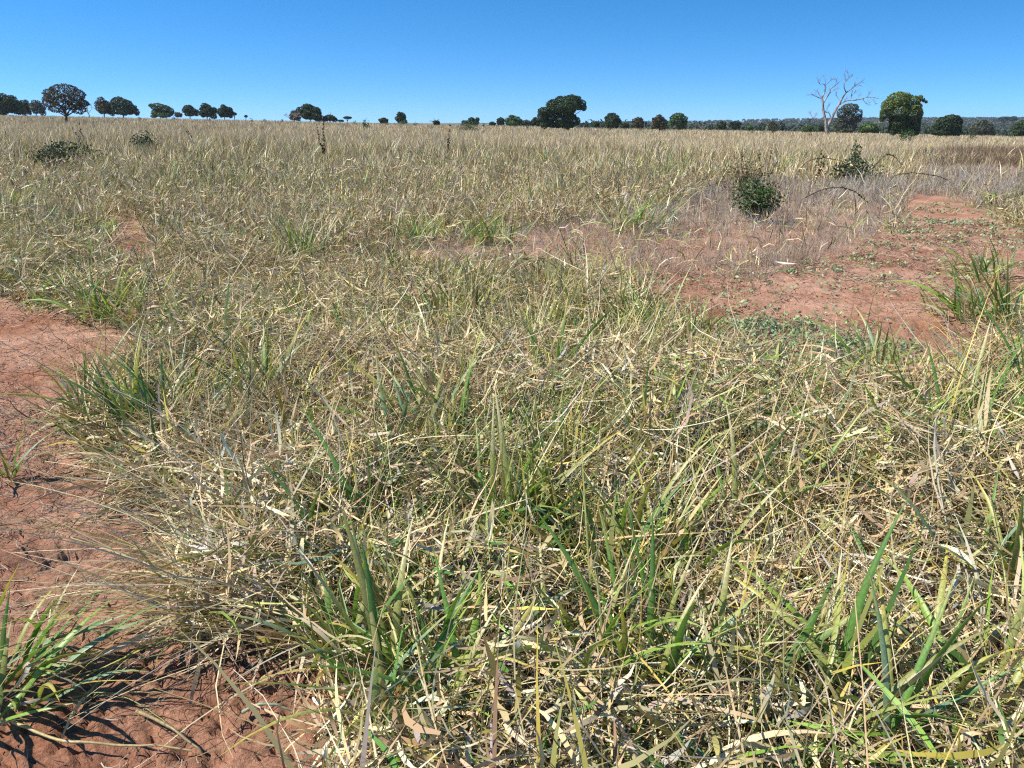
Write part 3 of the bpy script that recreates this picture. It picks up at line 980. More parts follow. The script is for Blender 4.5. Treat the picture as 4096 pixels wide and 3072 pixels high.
def near_grass():
    m = Mass()
    # 1. mat of dead curled leaves and broken straw
    for (y0, y1, dens, S, w0) in ((0.9, 3.0, 2900, 4, 1.15), (3.0, 5.2, 2200, 3, 1.15), (5.2, 9.0, 1200, 3, 1.3)):
        n = int(dens * 0.84 * (y1 ** 2 - y0 ** 2))
        x, y = wedge(n, y0, y1)
        k = clear(x, y, 0.10); x, y = x[k], y[k]
        f = edge_fade(x, y)
        n = len(x)
        h = mat_height(x, y) * (0.25 + 0.75 * f)
        z = h * (1 - R.random(n) ** 1.7 * 0.95) + 0.006
        az = R.random(n) * 2 * math.pi
        tilt = np.pi / 2 + R.standard_normal(n) * 0.36 - 0.05
        bend = R.standard_normal(n) * 0.75
        L = np.exp(R.normal(math.log(0.125), 0.5, n)).clip(0.03, 0.36)
        thin = R.random(n) < 0.52
        w = np.where(thin, 0.0025 + 0.003 * R.random(n), 0.006 + 0.009 * R.random(n)) * w0
        L = np.where(thin, L * 2.0, L)
        c = pick_green(n, greenness(x, y) * 0.25, DRY, GREEN) * patch_tone(x, y)
        c1 = c * (0.8 + 0.5 * R.random((n, 1)))
        base = base_of(x, y, z)
        m.add(blades(base, az, tilt, bend, L, w, S, R.normal(0, 0.55, n), R.standard_normal(n) * 0.8, R.standard_normal(n) * 1.1, c, np.clip(c1, 0, 0.8)))
    # 2. rooted leaves fanning out of the tussocks
    for (y0, y1, dens, S, w0) in ((0.9, 4.5, 700, 5, 1.25), (4.5, 9.0, 430, 4, 1.3)):
        n = int(dens * 0.84 * (y1 ** 2 - y0 ** 2))
        x, y, az, hs_ = tussock_field(n, y0, y1, 0.42, 0.085)
        k = clear(x, y, 0.06); x, y, az, hs_ = x[k], y[k], az[k], hs_[k]
        n = len(x)
        az = az + R.standard_normal(n) * 0.5
        g = np.clip(greenness(x, y) * (0.5 + 1.1 * hs_), 0, 0.9)
        gr = R.random(n) < g
        tilt = np.where(gr, np.abs(R.normal(0.30, 0.28, n)), np.abs(R.normal(0.6, 0.4, n)))
        bend = np.where(gr, np.abs(R.normal(0.65, 0.5, n)), np.abs(R.normal(1.2, 0.7, n)))
        L = np.where(gr, R.normal(0.32, 0.09, n), R.normal(0.34, 0.12, n)).clip(0.1, 0.65) * (0.75 + 0.5 * hs_)
        w = np.where(gr, 0.008 + 0.009 * R.random(n), 0.005 + 0.008 * R.random(n)) * w0
        c = np.where(gr[:, None], pick(n, GREEN), pick(n, DRY))
        c = c * np.where(gr[:, None], 1.0, patch_tone(x, y))
        tip = np.where((gr & (R.random(n) < 0.55))[:, None], pick(n, [0.5, 1, 0, 0, 0, 0, 0, 0, 2, 0, 2]), c)
        base = base_of(x, y, 0.01)
        m.add(blades(base, az, tilt, bend, L, w, S, R.standard_normal(n) * 0.5, R.standard_normal(n) * 0.35, R.standard_normal(n) * 0.7, c, tip))
    # 3. long thin culms
    for (y0, y1, dens, S) in ((0.9, 5.0, 210, 5), (5.0, 9.0, 130, 4)):
        n = int(dens * 0.84 * (y1 ** 2 - y0 ** 2))
        x, y, az, hs_ = tussock_field(n, y0, y1, 0.42, 0.11)
        k = clear(x, y, 0.10); x, y, az = x[k], y[k], az[k]
        n = len(x)
        az = np.where(R.random(n) < 0.6, flow(x, y) + R.normal(0, 0.5, n), R.random(n) * 6.28)
        tilt = np.abs(R.normal(0.6, 0.4, n)); bend = np.abs(R.normal(0.5, 0.45, n))
        L = R.normal(0.55, 0.17, n).clip(0.2, 1.0)
        w = 0.0026 + 0.003 * R.random(n)
        c = pick(n, [2.5, 3.5, 1.6, 0.7, 0.6, 1.0, 0, 0, 1.2, 0, 1.0])
        base = base_of(x, y, 0.01)
        m.add(blades(base, az, tilt, bend, L, w, S, R.random(n) * 6.28, R.standard_normal(n) * 0.25, None, c, c * 0.9, STEMP))
    # 4. straws combed outward over the rim of the bare soil
    n = 620
    u = 330 + 420 * R.random(n); v = 1000 + 460 * R.random(n)
    sx, sz = ray(u * DK, v * DK); y = -CAM_H / sz; x = sx * y
    k = ~bare(x, y); x, y = x[k], y[k]; n = len(x)
    c = pick(n, [3, 3.5, 1.5, 0.5, 0.6, 0.5, 0, 0, 0.6, 0, 0.4])
    m.add(blades(base_of(x, y, 0.02 + 0.06 * R.random(n)), math.pi + R.normal(0.25, 0.4, n), R.normal(1.05, 0.25, n).clip(0.3, 1.45), np.abs(R.normal(0.45, 0.3, n)),
                 R.normal(0.55, 0.16, n).clip(0.2, 0.95), 0.003 + 0.004 * R.random(n), 6, R.random(n) * 6.28, R.standard_normal(n) * 0.25, None, c, c, STEMP))
    o = m.build("dry_grass", M_GRASS)
    tag(o, "tangled mat of dry straw and half green grass filling the foreground", "grass", kind="stuff")
    return len(m.v)


def mid_grass():
    m = Mass()
    for (y0, y1, dm, dl, dc, w0, S) in ((9, 14, 420, 190, 75, 1.35, 2), (14, 24, 150, 95, 42, 1.9, 2), (24, 42, 0, 62, 26, 2.7, 2)):
        A = 0.84 * (y1 ** 2 - y0 ** 2)
        n = int(dm * A)
        if n:
            x, y = wedge(n, y0, y1); k = clear(x, y, 0.05); x, y = x[k], y[k]; n = len(x)
            z = mat_height(x, y) * (1 - R.random(n) ** 1.6)
            L = R.normal(0.16, 0.05, n).clip(0.05, 0.3)
            c = pick_green(n, greenness(x, y) * 0.35, MIDDRY, GREEN) * patch_tone(x * 0.7, y * 0.7)
            m.add(blades(base_of(x, y, z), R.random(n) * 6.28, np.pi / 2 + R.standard_normal(n) * 0.5 - 0.15, R.standard_normal(n) * 0.9, L,
                         (0.007 + 0.008 * R.random(n)) * w0, S, R.normal(0, 0.6, n), None, None, c, c * 0.95))
        n = int(dl * A)
        x, y, az, hs_ = tussock_field(n, y0, y1, 0.75, 0.15); k = clear(x, y, 0.05); x, y, az, hs_ = x[k], y[k], az[k], hs_[k]; n = len(x)
        far = sstep(12, 26, y)
        gr = R.random(n) < greenness(x, y) * (0.4 + 1.2 * hs_)
        tilt = np.abs(R.normal(0.45, 0.3, n)) * (1 - 0.45 * far)
        bend = np.abs(R.normal(0.8, 0.5, n)) * (1 - 0.4 * far)
        L = R.normal(0.38, 0.11, n).clip(0.15, 0.75) * (1 + 0.25 * far) * (0.45 + 1.0 * hs_)
        c = np.where(gr[:, None], pick(n, GREEN), pick(n, MIDDRY) * patch_tone(x * 0.7, y * 0.7) * (0.72 + 0.5 * hs_[:, None]))
        m.add(blades(base_of(x, y), az + R.standard_normal(n) * 0.6, tilt, bend, L, (0.006 + 0.007 * R.random(n)) * w0, 3, R.standard_normal(n) * 0.8, None, None, c, c))
        n = int(dc * A)
        x, y = wedge(n, y0, y1); k = clear(x, y, 0.05); x, y = x[k], y[k]; n = len(x)
        c = pick(n, [3.2, 2.4, 1.4, 1.2, 1.8, 0.6, 0, 0, 0.4, 0, 0.3])
        m.add(blades(base_of(x, y), R.random(n) * 6.28, np.abs(R.normal(0.3, 0.25, n)), np.abs(R.normal(0.4, 0.3, n)), R.normal(0.62, 0.13, n).clip(0.3, 0.95),
                     (0.003 + 0.002 * R.random(n)) * w0, 2, R.random(n) * 6.28, None, None, c, c, STEMP))
    o = m.build("tussock_grass", M_GRASS)
    tag(o, "olive and straw coloured tussock grass of the middle distance", "grass", kind="stuff")


def far_grass():
    m = Mass()
    for (y0, y1, dens, w) in ((42, 75, 17, 0.030), (75, 130, 5.6, 0.055), (130, 236, 2.1, 0.10)):
        A = 0.80 * (y1 ** 2 - y0 ** 2)
        n = int(dens * A)
        x, y = wedge(n, y0, y1, 0.80)
        k = clear(x, y, 0.4) & ~brownish(x, y); x, y = x[k], y[k]; n = len(x)
        gust = fbm(x * 0.09, y * 0.045, 95, 3)[:, None]
        c = pick(n, [3.6, 2.4, 1.2, 0.7, 3.0, 0.6, 0, 0, 0.1, 0, 0.1], 0.15) * (0.72 + 0.50 * gust)
        L = R.normal(0.55, 0.11, n).clip(0.25, 0.9) * (0.85 + 0.3 * gust[:, 0])
        m.add(blades(base_of(x, y), R.random(n) * 6.28, np.abs(R.normal(0.25, 0.22, n)), np.abs(R.normal(0.4, 0.3, n)), L,
                     w * (0.6 + 0.8 * R.random(n)), 2 if y0 < 70 else 1, R.random(n) * 6.28, None, None, c, c, lambda s: 1 - 0.85 * s))
    o = m.build("tall_grass", M_GRASS)
    tag(o, "pale tall straw grass of the far pasture up to the skyline", "grass", kind="stuff")


near_grass()
mid_grass()
far_grass()


# ------------------------------------------------------------------ dead grey weeds, brown weeds, litter on the soil, creepers
def weeds():
    m = Mass()
    b = P_WEED
    n = 36000
    y = 7.0 + (34 - 7.0) * R.random(n) ** 1.5
    x = (R.random(n) * 2 - 1) * (0.84 * y)
    k = weedy(x, y) & ~bare(x, y)
    x, y = x[k], y[k]
    # a few spill over the soil
    n = len(x)
    d = np.hypot(x, y)
    hh = (0.05 + 0.30 * fbm(x * 0.8, y * 0.8, 45, 2) ** 1.3) * (0.8 + 0.8 * sstep(9, 16, d))
    base = base_of(x, y)
    col = np.where((R.random(n) < 0.65)[:, None], np.array([0.36, 0.325, 0.265]), np.array([0.21, 0.165, 0.115]))
    col = col * (1 + 0.2 * R.standard_normal((n, 1)))
    wd = 0.0016 * np.maximum(d, 6) / 6
    for j in range(6):
        t = np.abs(R.normal(0.55, 0.4, n)); L = hh * (0.8 + 0.7 * R.random(n))
        off = np.concatenate([R.standard_normal((n, 2)) * 0.05, np.zeros((n, 1))], 1)
        m.add(blades(base + off, R.random(n) * 6.28, t, R.standard_normal(n) * 0.9, L, wd * (1.4 if j < 2 else 1.0), 3, R.random(n) * 6.28,
                     R.standard_normal(n) * 1.2, None, np.clip(col, 0.03, 0.6), np.clip(col * 1.1, 0.03, 0.6), STEMP))
    o = m.build("grey_weeds", M_TWIG)
    tag(o, "low thicket of fine grey dead weeds around the red track", "weeds", kind="stuff")
    m = Mass()
    n = 16000
    y = 22 + 60 * R.random(n); x = (0.2 + 0.62 * R.random(n)) * y
    k = brownish(x, y); x, y = x[k], y[k]; n = len(x)
    for j in range(3):
        c = np.array([0.17, 0.115, 0.075]) * (1 + 0.3 * R.standard_normal((n, 1)))
        m.add(blades(base_of(x + R.standard_normal(n) * .1, y), R.random(n) * 6.28, np.abs(R.normal(0.5, 0.4, n)), R.standard_normal(n) * 0.6,
                     0.45 + 0.3 * R.random(n), np.full(n, 0.016), 2, R.random(n) * 6.28, None, None, np.clip(c, 0.03, .4), np.clip(c, .03, .4), STEMP))
    o = m.build("brown_weeds", M_TWIG)
    tag(o, "reddish brown dry weed bank at right edge below the skyline", "weeds", kind="stuff")


def soil_litter():
    m = Mass()
    for (y0, y1, dens) in ((1.0, 3.2, 1200), (3.2, 6.0, 620), (6, 14, 800)):
        n = int(dens * 0.84 * (y1 ** 2 - y0 ** 2))
        x, y = wedge(n, y0, y1)
        clump = fbm(x * 2.2, y * 2.2, 101, 3)
        k = bare(x, y) & (R.random(n) < sstep(0.35, 0.72, clump) * 0.9 + 0.12); x, y = x[k], y[k]; n = len(x)
        c = np.where((R.random(n) < 0.55)[:, None], np.array([0.10, 0.062, 0.042]), np.array([0.36, 0.29, 0.21])) * (1 + 0.25 * R.standard_normal((n, 1)))
        L = np.exp(R.normal(math.log(0.055), 0.6, n)).clip(0.015, 0.22)
        m.add(blades(base_of(x, y, 0.004 + 0.012 * R.random(n)), R.random(n) * 6.28, np.pi / 2 - np.abs(R.normal(0, 0.25, n)), R.standard_normal(n) * 0.35, L,
                     0.0016 + 0.0016 * R.random(n) + 0.0004 * y, 3, R.random(n) * 6.28, R.standard_normal(n) * 1.6, None, np.clip(c, .02, .6), np.clip(c, .02, .6), STEMP))
    # dark pile of dead stalks at the left edge
    n = 5200
    x = -3.9 + 2.2 * R.random(n); y = 2.7 + 1.9 * R.random(n)
    a, b = jitter(x, y, 0.15, 2, 7)
    k = inside(P_LITTER, a, b); x, y = x[k], y[k]; n = len(x)
    c = np.where((R.random(n) < 0.6)[:, None], np.array([0.13, 0.10, 0.08]), np.array([0.33, 0.28, 0.235])) * (1 + 0.25 * R.standard_normal((n, 1)))
    m.add(blades(base_of(x, y, 0.10 * R.random(n)), R.random(n) * 6.28, np.pi / 2 - R.normal(0.1, 0.4, n), R.standard_normal(n) * 0.9, 0.05 + 0.12 * R.random(n),
                 0.002 + 0.002 * R.random(n), 3, R.random(n) * 6.28, R.standard_normal(n) * 1.6, None, np.clip(c, .02, .6), np.clip(c, .02, .6), STEMP))
    o = m.build("straw_litter", M_TWIG)
    tag(o, "scattered dead stalks and rootlets lying on the red soil", "litter", kind="stuff")


def creepers():
    m = Mass()
    P, N_ = [], []
    n = 6500
    x, y = wedge(n, 4.0, 16, 0.84)
    patch = fbm(x * 1.1, y * 1.1, 131, 3)
    thick = inside(P_CREEP, x, y)
    k = (x > 0.2) & ((bare(x, y) & (patch > 0.40)) | thick | (weedy(x, y) & (patch > 0.6) & (y < 12)))
    k &= thick | (R.random(n) < 0.8)
    xs, ys = x[k], y[k]
    extra = 900
    ex, ey = wedge(extra * 8, 4.2, 7.2, 0.84); q = inside(P_CREEP, ex, ey); xs = np.concatenate([xs, ex[q]]); ys = np.concatenate([ys, ey[q]])
    n = len(xs)
    for j in range(7):
        r = 0.05
        a, b = xs + R.standard_normal(n) * r, ys + R.standard_normal(n) * r
        p = base_of(a, b, 0.015 + 0.05 * R.random(n))
        c = np.where((R.random(n) < 0.7)[:, None], np.array([0.24, 0.33, 0.17]), np.array([0.30, 0.36, 0.12])) * (1 + 0.2 * R.standard_normal((n, 1)))
        m.add(leaf_cards(p, np.tile([0, 0, 1.0], (n, 1)), np.full(n, 0.019) * (0.8 + 0.06 * b), np.clip(c, .02, .6), 0.8))
    c = np.array([[0.16, 0.11, 0.07]])
    for j in range(2):
        m.add(blades(base_of(xs, ys, 0.004), R.random(n) * 6.28, np.full(n, 1.35), R.standard_normal(n) * 0.3, 0.08 + 0.08 * R.random(n), np.full(n, 0.003), 2,
                     R.random(n) * 6.28, R.standard_normal(n), None, np.repeat(c, n, 0), np.repeat(c, n, 0), STEMP))
    o = m.build("creeping_herbs", M_GRASS)
    tag(o, "pale green creeping herbs spread over the red soil at right", "ground cover", kind="stuff")


weeds()
soil_litter()
creepers()


# ------------------------------------------------------------------ separate grass tussocks, each leaf a piece of its own
def leaf_mesh(i, L, W, tilt, bend, curl, twist, c0, c1, c2, S=7):
    """one broad leaf folded along its midrib, root at the origin, leaning to +X"""
    s = np.linspace(0, 1, S + 1)
    sm = (np.arange(S) + 0.5) / S
    th = tilt + bend * sm ** 1.3; aa = curl * sm
    dirs = np.stack([np.sin(th) * np.cos(aa), np.sin(th) * np.sin(aa), np.cos(th)], -1)
    pts = np.concatenate([[[0, 0, 0]], np.cumsum(dirs, 0)]) * L / S
    tn = np.concatenate([dirs[:1], (dirs[1:] + dirs[:-1]) / 2, dirs[-1:]])
    a2 = np.concatenate([[0], (aa[1:] + aa[:-1]) / 2, aa[-1:]])
    side = np.stack([-np.sin(a2), np.cos(a2), 0 * a2], -1)
    nor = np.cross(tn, side)
    ro = twist * s
    wd = side * np.cos(ro)[:, None] + nor * np.sin(ro)[:, None]
    up = -np.cross(tn, wd)
    pr = (np.clip(0.35 + 2.2 * s, 0, 1) * np.clip((1 - s) * 1.9, 0.015, 1) ** 0.8 * W / 2)[:, None]
    wav = 1 + 0.10 * np.sin(s * 9 + i)[:, None]
    V = np.stack([pts - wd * pr * wav + up * pr * 0.35, pts, pts + wd * pr / wav + up * pr * 0.35], 1).reshape(-1, 3)
    k = np.arange(S) * 3
    F = np.concatenate([np.stack([k, k + 1, k + 4, k + 3], -1), np.stack([k + 1, k + 2, k + 5, k + 4], -1)])
    C = np.where(s[:, None] < 0.55, c0 + (c1 - c0) * (s[:, None] / 0.55), c1 + (c2 - c1) * ((s[:, None] - 0.55) / 0.45))
    C = np.repeat(C, 3, 0).reshape(-1, 3, 3).copy()
    C[:, 1] *= 1.25
    return make_mesh("leaf", V, F, M_LEAF, np.clip(C.reshape(-1, 3), 0, .8))


POOL = {}


def leaf_pool():
    G, LG, YG, Y, BG, ST, TN, OL = PAL[6], PAL[7], PAL[10], PAL[8], PAL[9], PAL[0], PAL[2], PAL[5]
    for key, n in (("green", 16), ("lime", 10), ("dry", 12), ("stem", 8)):
        POOL[key] = []
        for i in range(n):
            if key == "green":
                a = [G, G * 1.2, BG, OL][i % 4]; c = (a, a * 1.15, [a, YG, Y, LG][i % 3])
                p = (1.0, 0.036 + 0.024 * R.random(), 0.10, 0.25 + 0.8 * R.random() ** 1.5, R.normal(0, 0.25), R.normal(0, 0.6))
            elif key == "lime":
                a = [LG, YG, YG * 0.85][i % 3]; c = (a * 0.8, a, [YG, Y, ST][i % 3])
                p = (1.0, 0.036 + 0.022 * R.random(), 0.10, 0.3 + 1.0 * R.random() ** 1.5, R.normal(0, 0.3), R.normal(0, 0.8))
            elif key == "dry":
                a = [ST, TN, PAL[1], PAL[4]][i % 4]; c = (a * 0.8, a, a * 0.9)
                p = (1.0, 0.026 + 0.028 * R.random(), 0.15, 1.0 + 1.4 * R.random(), R.normal(0, 0.7), R.normal(0, 2.2))
            else:
                a = [PAL[1], PAL[0], PAL[10], PAL[8]][i % 4]; c = (a, a, a * 0.9)
                p = (1.0, 0.0075, 0.05, 0.3 + 0.5 * R.random(), R.normal(0, 0.2), 0.0)
            POOL[key].append(leaf_mesh(i, *p, *[np.array(q) for q in c]))


leaf_pool()


def tussock(u, v, label, n, size, mix=(0.6, 0.25, 0.15), lean=None, lean_amt=0.0, spread=0.05, tilt=0.35, stems=4, sink=0.0):
    """mix: green, lime, dry shares. size: leaf length in metres. u, v: display pixel of its foot"""
    size *= 1.25; n = int(n * 1.3)
    h = ground_hit(u * DK, v * DK)
    x, y = h[0], h[1]
    z = float(height(np.array([x]), np.array([y]))[0])
    if any(math.hypot(x - a, y - b) < 0.01 for a, b in TUFTS): sink = -0.55 * float(mat_height(np.array([x]), np.array([y]))[0])
    if y > 7: n = int(n * 1.7); size *= 0.8
    root = empty("grass_tussock", (x, y, z - sink))
    tag(root, label, "grass tussock", "separate leafy grass tussocks")
    keys = ["green", "lime", "dry"]
    for j in range(n + stems):
        key = keys[R.choice(3, p=np.array(mix) / sum(mix))] if j < n else "stem"
        me = POOL[key][R.integers(len(POOL[key]))]
        o = bpy.data.objects.new("leaf" if key != "stem" else "stem", me)
        COL.objects.link(o); o.parent = root
        az = R.random() * 6.283
        if lean is not None and R.random() < lean_amt:
            az = lean + R.normal(0, 0.5)
        o.location = (R.normal(0, spread), R.normal(0, spread), 0)
        tl = abs(R.normal(tilt, 0.22)) + (0.25 if key == "dry" else 0)
        L = size * (0.6 + 0.6 * R.random()) * (0.85 if key == "dry" else 1.0) * (1.35 if key == "stem" else 1)
        from mathutils import Matrix
        Mx = Matrix.Rotation(az, 4, 'Z') @ Matrix.Rotation(min(tl, 1.35), 4, 'Y') @ Matrix.Rotation(R.normal(0, 0.35), 4, 'Z')
        o.rotation_mode = 'QUATERNION'
        o.rotation_quaternion = Mx.to_quaternion()
        wsc = 0.45 / max(size, 0.2) if key != "stem" else 1.0
        wf = min(1.15, 0.40 / size) if key != 'stem' else 1.0
        o.scale = (L, L * wf, L)
    return root


RIGHT, LEFTD, AWAY, TOW = 0.0, math.pi, math.pi / 2, -math.pi / 2
TS = tussock
TS(30, 1510, "green leafy tussock alone on red soil in the bottom left corner", 54, 0.31, (0.5, 0.32, 0.18), RIGHT, 0.75, 0.09, 0.6, 8)
TS(900, 1610, "broad bright leaved green tussock at the bottom edge, left of centre", 44, 0.36, (0.5, 0.4, 0.1), None, 0, 0.09, 0.45, 4)
TS(760, 1480, "green tussock with upright pointed leaves at the edge of bottom bare soil", 22, 0.32, (0.7, 0.2, 0.1), LEFTD, 0.3, 0.06, 0.35, 3)
TS(1330, 1560, "upright green tussock at bottom centre among pale straw", 34, 0.42, (0.55, 0.35, 0.1), None, 0, 0.10, 0.3, 5)
TS(1560, 1500, "smaller green tussock right of bottom centre tussock", 20, 0.34, (0.6, 0.3, 0.1), RIGHT, 0.4, 0.07, 0.35, 3)
TS(1830, 1640, "tall broad green blades standing at the bottom edge, right of centre", 18, 0.44, (0.55, 0.4, 0.05), None, 0, 0.10, 0.28, 3)
TS(2080, 1600, "yellowing broad leaved tussock near the bottom right corner", 20, 0.38, (0.3, 0.5, 0.2), None, 0, 0.08, 0.4, 3)
TS(2180, 1330, "dark green tussock at the right edge, lower third", 34, 0.42, (0.75, 0.15, 0.1), LEFTD, 0.3, 0.09, 0.35, 4)
TS(330, 960, "dark green tussock leaning left over red soil at the mat's left edge", 46, 0.40, (0.75, 0.15, 0.1), LEFTD, 0.7, 0.10, 0.5, 8)
TS(420, 900, "grey green leafy tussock behind the left leaning dark one", 30, 0.36, (0.7, 0.15, 0.15), LEFTD, 0.4, 0.10, 0.35, 6)
TS(570, 900, "slim upright green tussock in the left half of the straw mat", 18, 0.42, (0.7, 0.2, 0.1), None, 0, 0.06, 0.22, 6)
TS(960, 1010, "green tussock with long stems leaning left, mid foreground", 30, 0.46, (0.6, 0.3, 0.1), LEFTD, 0.6, 0.10, 0.35, 14)
TS(1110, 1210, "green tussock with straight upright blades near picture centre", 28, 0.44, (0.6, 0.3, 0.1), None, 0, 0.09, 0.25, 8)
TS(780, 1240, "tussock with flat spreading dark green leaves in lower left mat", 24, 0.44, (0.7, 0.2, 0.1), LEFTD, 0.6, 0.08, 0.6, 6)
TS(1180, 860, "dark tussock with two upright bluish blades above centre of mat", 16, 0.44, (0.8, 0.1, 0.1), None, 0, 0.05, 0.25, 5)
TS(1400, 1290, "yellow green tussock amid straw, right of centre and low", 24, 0.40, (0.4, 0.45, 0.15), None, 0, 0.09, 0.35, 8)
TS(1660, 1180, "tussock of mixed green and tan blades right of centre", 22, 0.42, (0.5, 0.3, 0.2), RIGHT, 0.3, 0.09, 0.35, 10)
TS(2030, 1030, "tall tussock with a wide yellowish leaf leaning right", 34, 0.52, (0.4, 0.45, 0.15), RIGHT, 0.6, 0.10, 0.4, 16)
TS(2190, 960, "large blue green tussock reaching out of the right edge", 36, 0.54, (0.7, 0.2, 0.1), RIGHT, 0.5, 0.12, 0.35, 12)
TS(1880, 860, "pale green tussock at the near side of the right red track", 28, 0.40, (0.35, 0.4, 0.25), None, 0, 0.10, 0.25, 10)
TS(1510, 770, "small fresh green tussock bordering the creeping herbs", 22, 0.32, (0.65, 0.25, 0.1), None, 0, 0.07, 0.35, 5)
TS(2150, 700, "dark green tussock of strap leaves on the red soil at right edge", 52, 0.52, (0.65, 0.2, 0.15), None, 0, 0.12, 0.45, 8)
TS(2085, 690, "straw rimmed tussock touching the left of the strap leaved one", 34, 0.42, (0.3, 0.3, 0.4), LEFTD, 0.5, 0.10, 0.5, 6)
TS(2120, 600, "dry straw tussock behind the strap leaved one on the red track", 40, 0.50, (0.25, 0.25, 0.5), LEFTD, 0.4, 0.14, 0.45, 10)
TS(235, 705, "yellow green tussock standing at the top rim of the left bare soil", 44, 0.46, (0.4, 0.4, 0.2), None, 0, 0.10, 0.4, 6)
TS(120, 672, "green fringe tussock left of the one on the bare soil rim", 38, 0.42, (0.5, 0.35, 0.15), None, 0, 0.14, 0.5, 4)
TS(20, 1040, "tiny green shoot at the left edge among dark dead stalks", 7, 0.26, (0.8, 0.2, 0.0), RIGHT, 0.4, 0.02, 0.4, 1)
TS(660, 570, "upright yellow green tussock above the left middle of the mat", 46, 0.62, (0.5, 0.35, 0.15), None, 0, 0.16, 0.3, 8)
TS(1050, 530, "broad green tussock bordering grey weeds above picture centre", 44, 0.60, (0.5, 0.3, 0.2), RIGHT, 0.4, 0.20, 0.45, 8)
TS(900, 535, "straw and green tussock left of the one bordering grey weeds", 36, 0.58, (0.35, 0.35, 0.3), None, 0, 0.18, 0.4, 8)
TS(1370, 500, "green and tan tussock standing among grey weeds right of centre", 40, 0.66, (0.4, 0.35, 0.25), RIGHT, 0.3, 0.22, 0.4, 10)
TS(1310, 640, "low bright green tuft on the back rim of the foreground mat", 28, 0.40, (0.6, 0.35, 0.05), None, 0, 0.16, 0.55, 3)
TS(30, 470, "tall yellowish tussock at the left edge in the middle distance", 40, 0.66, (0.4, 0.4, 0.2), None, 0, 0.22, 0.35, 8)
TS(210, 520, "bright yellow green tussock by the small bare spot at left", 34, 0.50, (0.4, 0.5, 0.1), None, 0, 0.18, 0.4, 4)
TS(1440, 400, "bushy green topped tussock in the right middle distance", 40, 0.85, (0.5, 0.35, 0.15), None, 0, 0.3, 0.35, 8)


# ------------------------------------------------------------------ shrubs, saplings, dry stalks, canes
def shrub(name, u, v, w, h, label, c, leaf, n, cat="shrub", group="shrubs in the grass", shape=1.0, stems=7, upright=0.0):
    """u, v: foot in the 4096 px picture; w, h: its width and height there in pixels"""
    hit = ground_hit(u, v)
    x, y, z = hit
    W = w * y / (FPX * CP); H = h * y / (FPX * CP)
    root = empty(name, (x, y, z - 0.02)); tag(root, label, cat, group)
    q = R.standard_normal((n, 3)); q /= np.linalg.norm(q, axis=1)[:, None]
    rad = R.random(n) ** 0.4
    cl = vnoise(q[:, 0] * 2.2 + u, q[:, 2] * 2.2 + q[:, 1] * 2, 3)
    rad = rad * (0.45 + 0.85 * cl)
    P = q * rad[:, None] * np.array([W / 2, W / 2, H * 0.5]) + np.array([0, 0, H * 0.52])
    if upright: P[:, :2] *= (1 - upright * np.clip(P[:, 2:3] / H, 0, 1))
    P[:, 2] = np.maximum(P[:, 2], 0.03)
    col = np.array(c)[None] * (1 + 0.28 * R.standard_normal((n, 1))) * (0.7 + 0.6 * R.random((n, 1)))
    m = Mass(); m.add(leaf_cards(P, q, np.full(n, leaf), np.clip(col, .008, .5), 0.45)); m.build("foliage", M_CROWN, root, smooth=False)
    s = Mass()
    for j in range(stems):
        e = P[R.integers(n)] * np.array([0.85, 0.85, 0.95])
        s.add(tube(bent((R.normal(0, W * .04), R.normal(0, W * .04), 0), e, 5, 0.05), np.linspace(0.012, 0.004, 5) * max(1, H * 1.3), 4))
    s.build("stem", M_BARK, root)
    return root


DG, MG, FG = (0.040, 0.065, 0.026), (0.065, 0.11, 0.032), (0.10, 0.17, 0.04)
SH = shrub
SH("shrub", 262, 690, 230, 110, "dark low spreading shrub in the grass at left", DG, 0.05, 1700, stems=12)
SH("shrub", 585, 625, 110, 85, "dark upright shrub right of the low spreading one at left", DG, 0.055, 800)
SH("shrub", 3020, 890, 180, 170, "green bush with brownish top beside grey weeds at right", (0.062, 0.105, 0.03), 0.032, 2300, stems=12)
SH("shrub", 2975, 800, 210, 150, "brown seeding bush behind the green bush at right", (0.15, 0.11, 0.05), 0.032, 900, stems=14)
SH("shrub", 3415, 745, 190, 100, "dark green low shrub under a sapling in the right grass", DG, 0.06, 900)
SH("sapling", 3412, 700, 62, 125, "slim dark sapling rising above the low shrub at right", (0.05, 0.09, 0.03), 0.05, 330, "sapling", "saplings in the grass", upright=0.3)
SH("sapling", 3462, 690, 70, 50, "small side sapling right of the slim dark one", (0.05, 0.085, 0.03), 0.05, 160, "sapling", "saplings in the grass")
SH("sapling", 1463, 524, 30, 42, "single leafy sapling standing out at the skyline left of centre", (0.06, 0.11, 0.03), 0.12, 240, "sapling", "saplings in the grass")
SH("shrub", 1876, 533, 84, 42, "green shrub in the far grass in front of two lobed tree", (0.07, 0.105, 0.03), 0.11, 600)
SH("sapling", 3608, 578, 44, 58, "left sapling of the pair before the yellow green tree", (0.05, 0.095, 0.03), 0.09, 300, "sapling", "saplings in the grass")
SH("sapling", 3640, 574, 40, 56, "right sapling of the pair before the yellow green tree", (0.055, 0.105, 0.03), 0.09, 300, "sapling", "saplings in the grass")
SH("shrub", 3887, 565, 34, 42, "small round dark shrub right of haystack shaped tree", DG, 0.10, 260)
SH("shrub", 3092, 540, 36, 44, "dark shrub at the foot of the olive upright tree", DG, 0.13, 240)
SH("sapling", 1612, 505, 40, 22, "low green sapling at the foot of the narrow upright tree", MG, 0.16, 200, "sapling", "saplings in the grass")
SH("shrub", 1672, 668, 110, 60, "faint grey green shrub in the grass left of centre", (0.09, 0.12, 0.07), 0.05, 300)
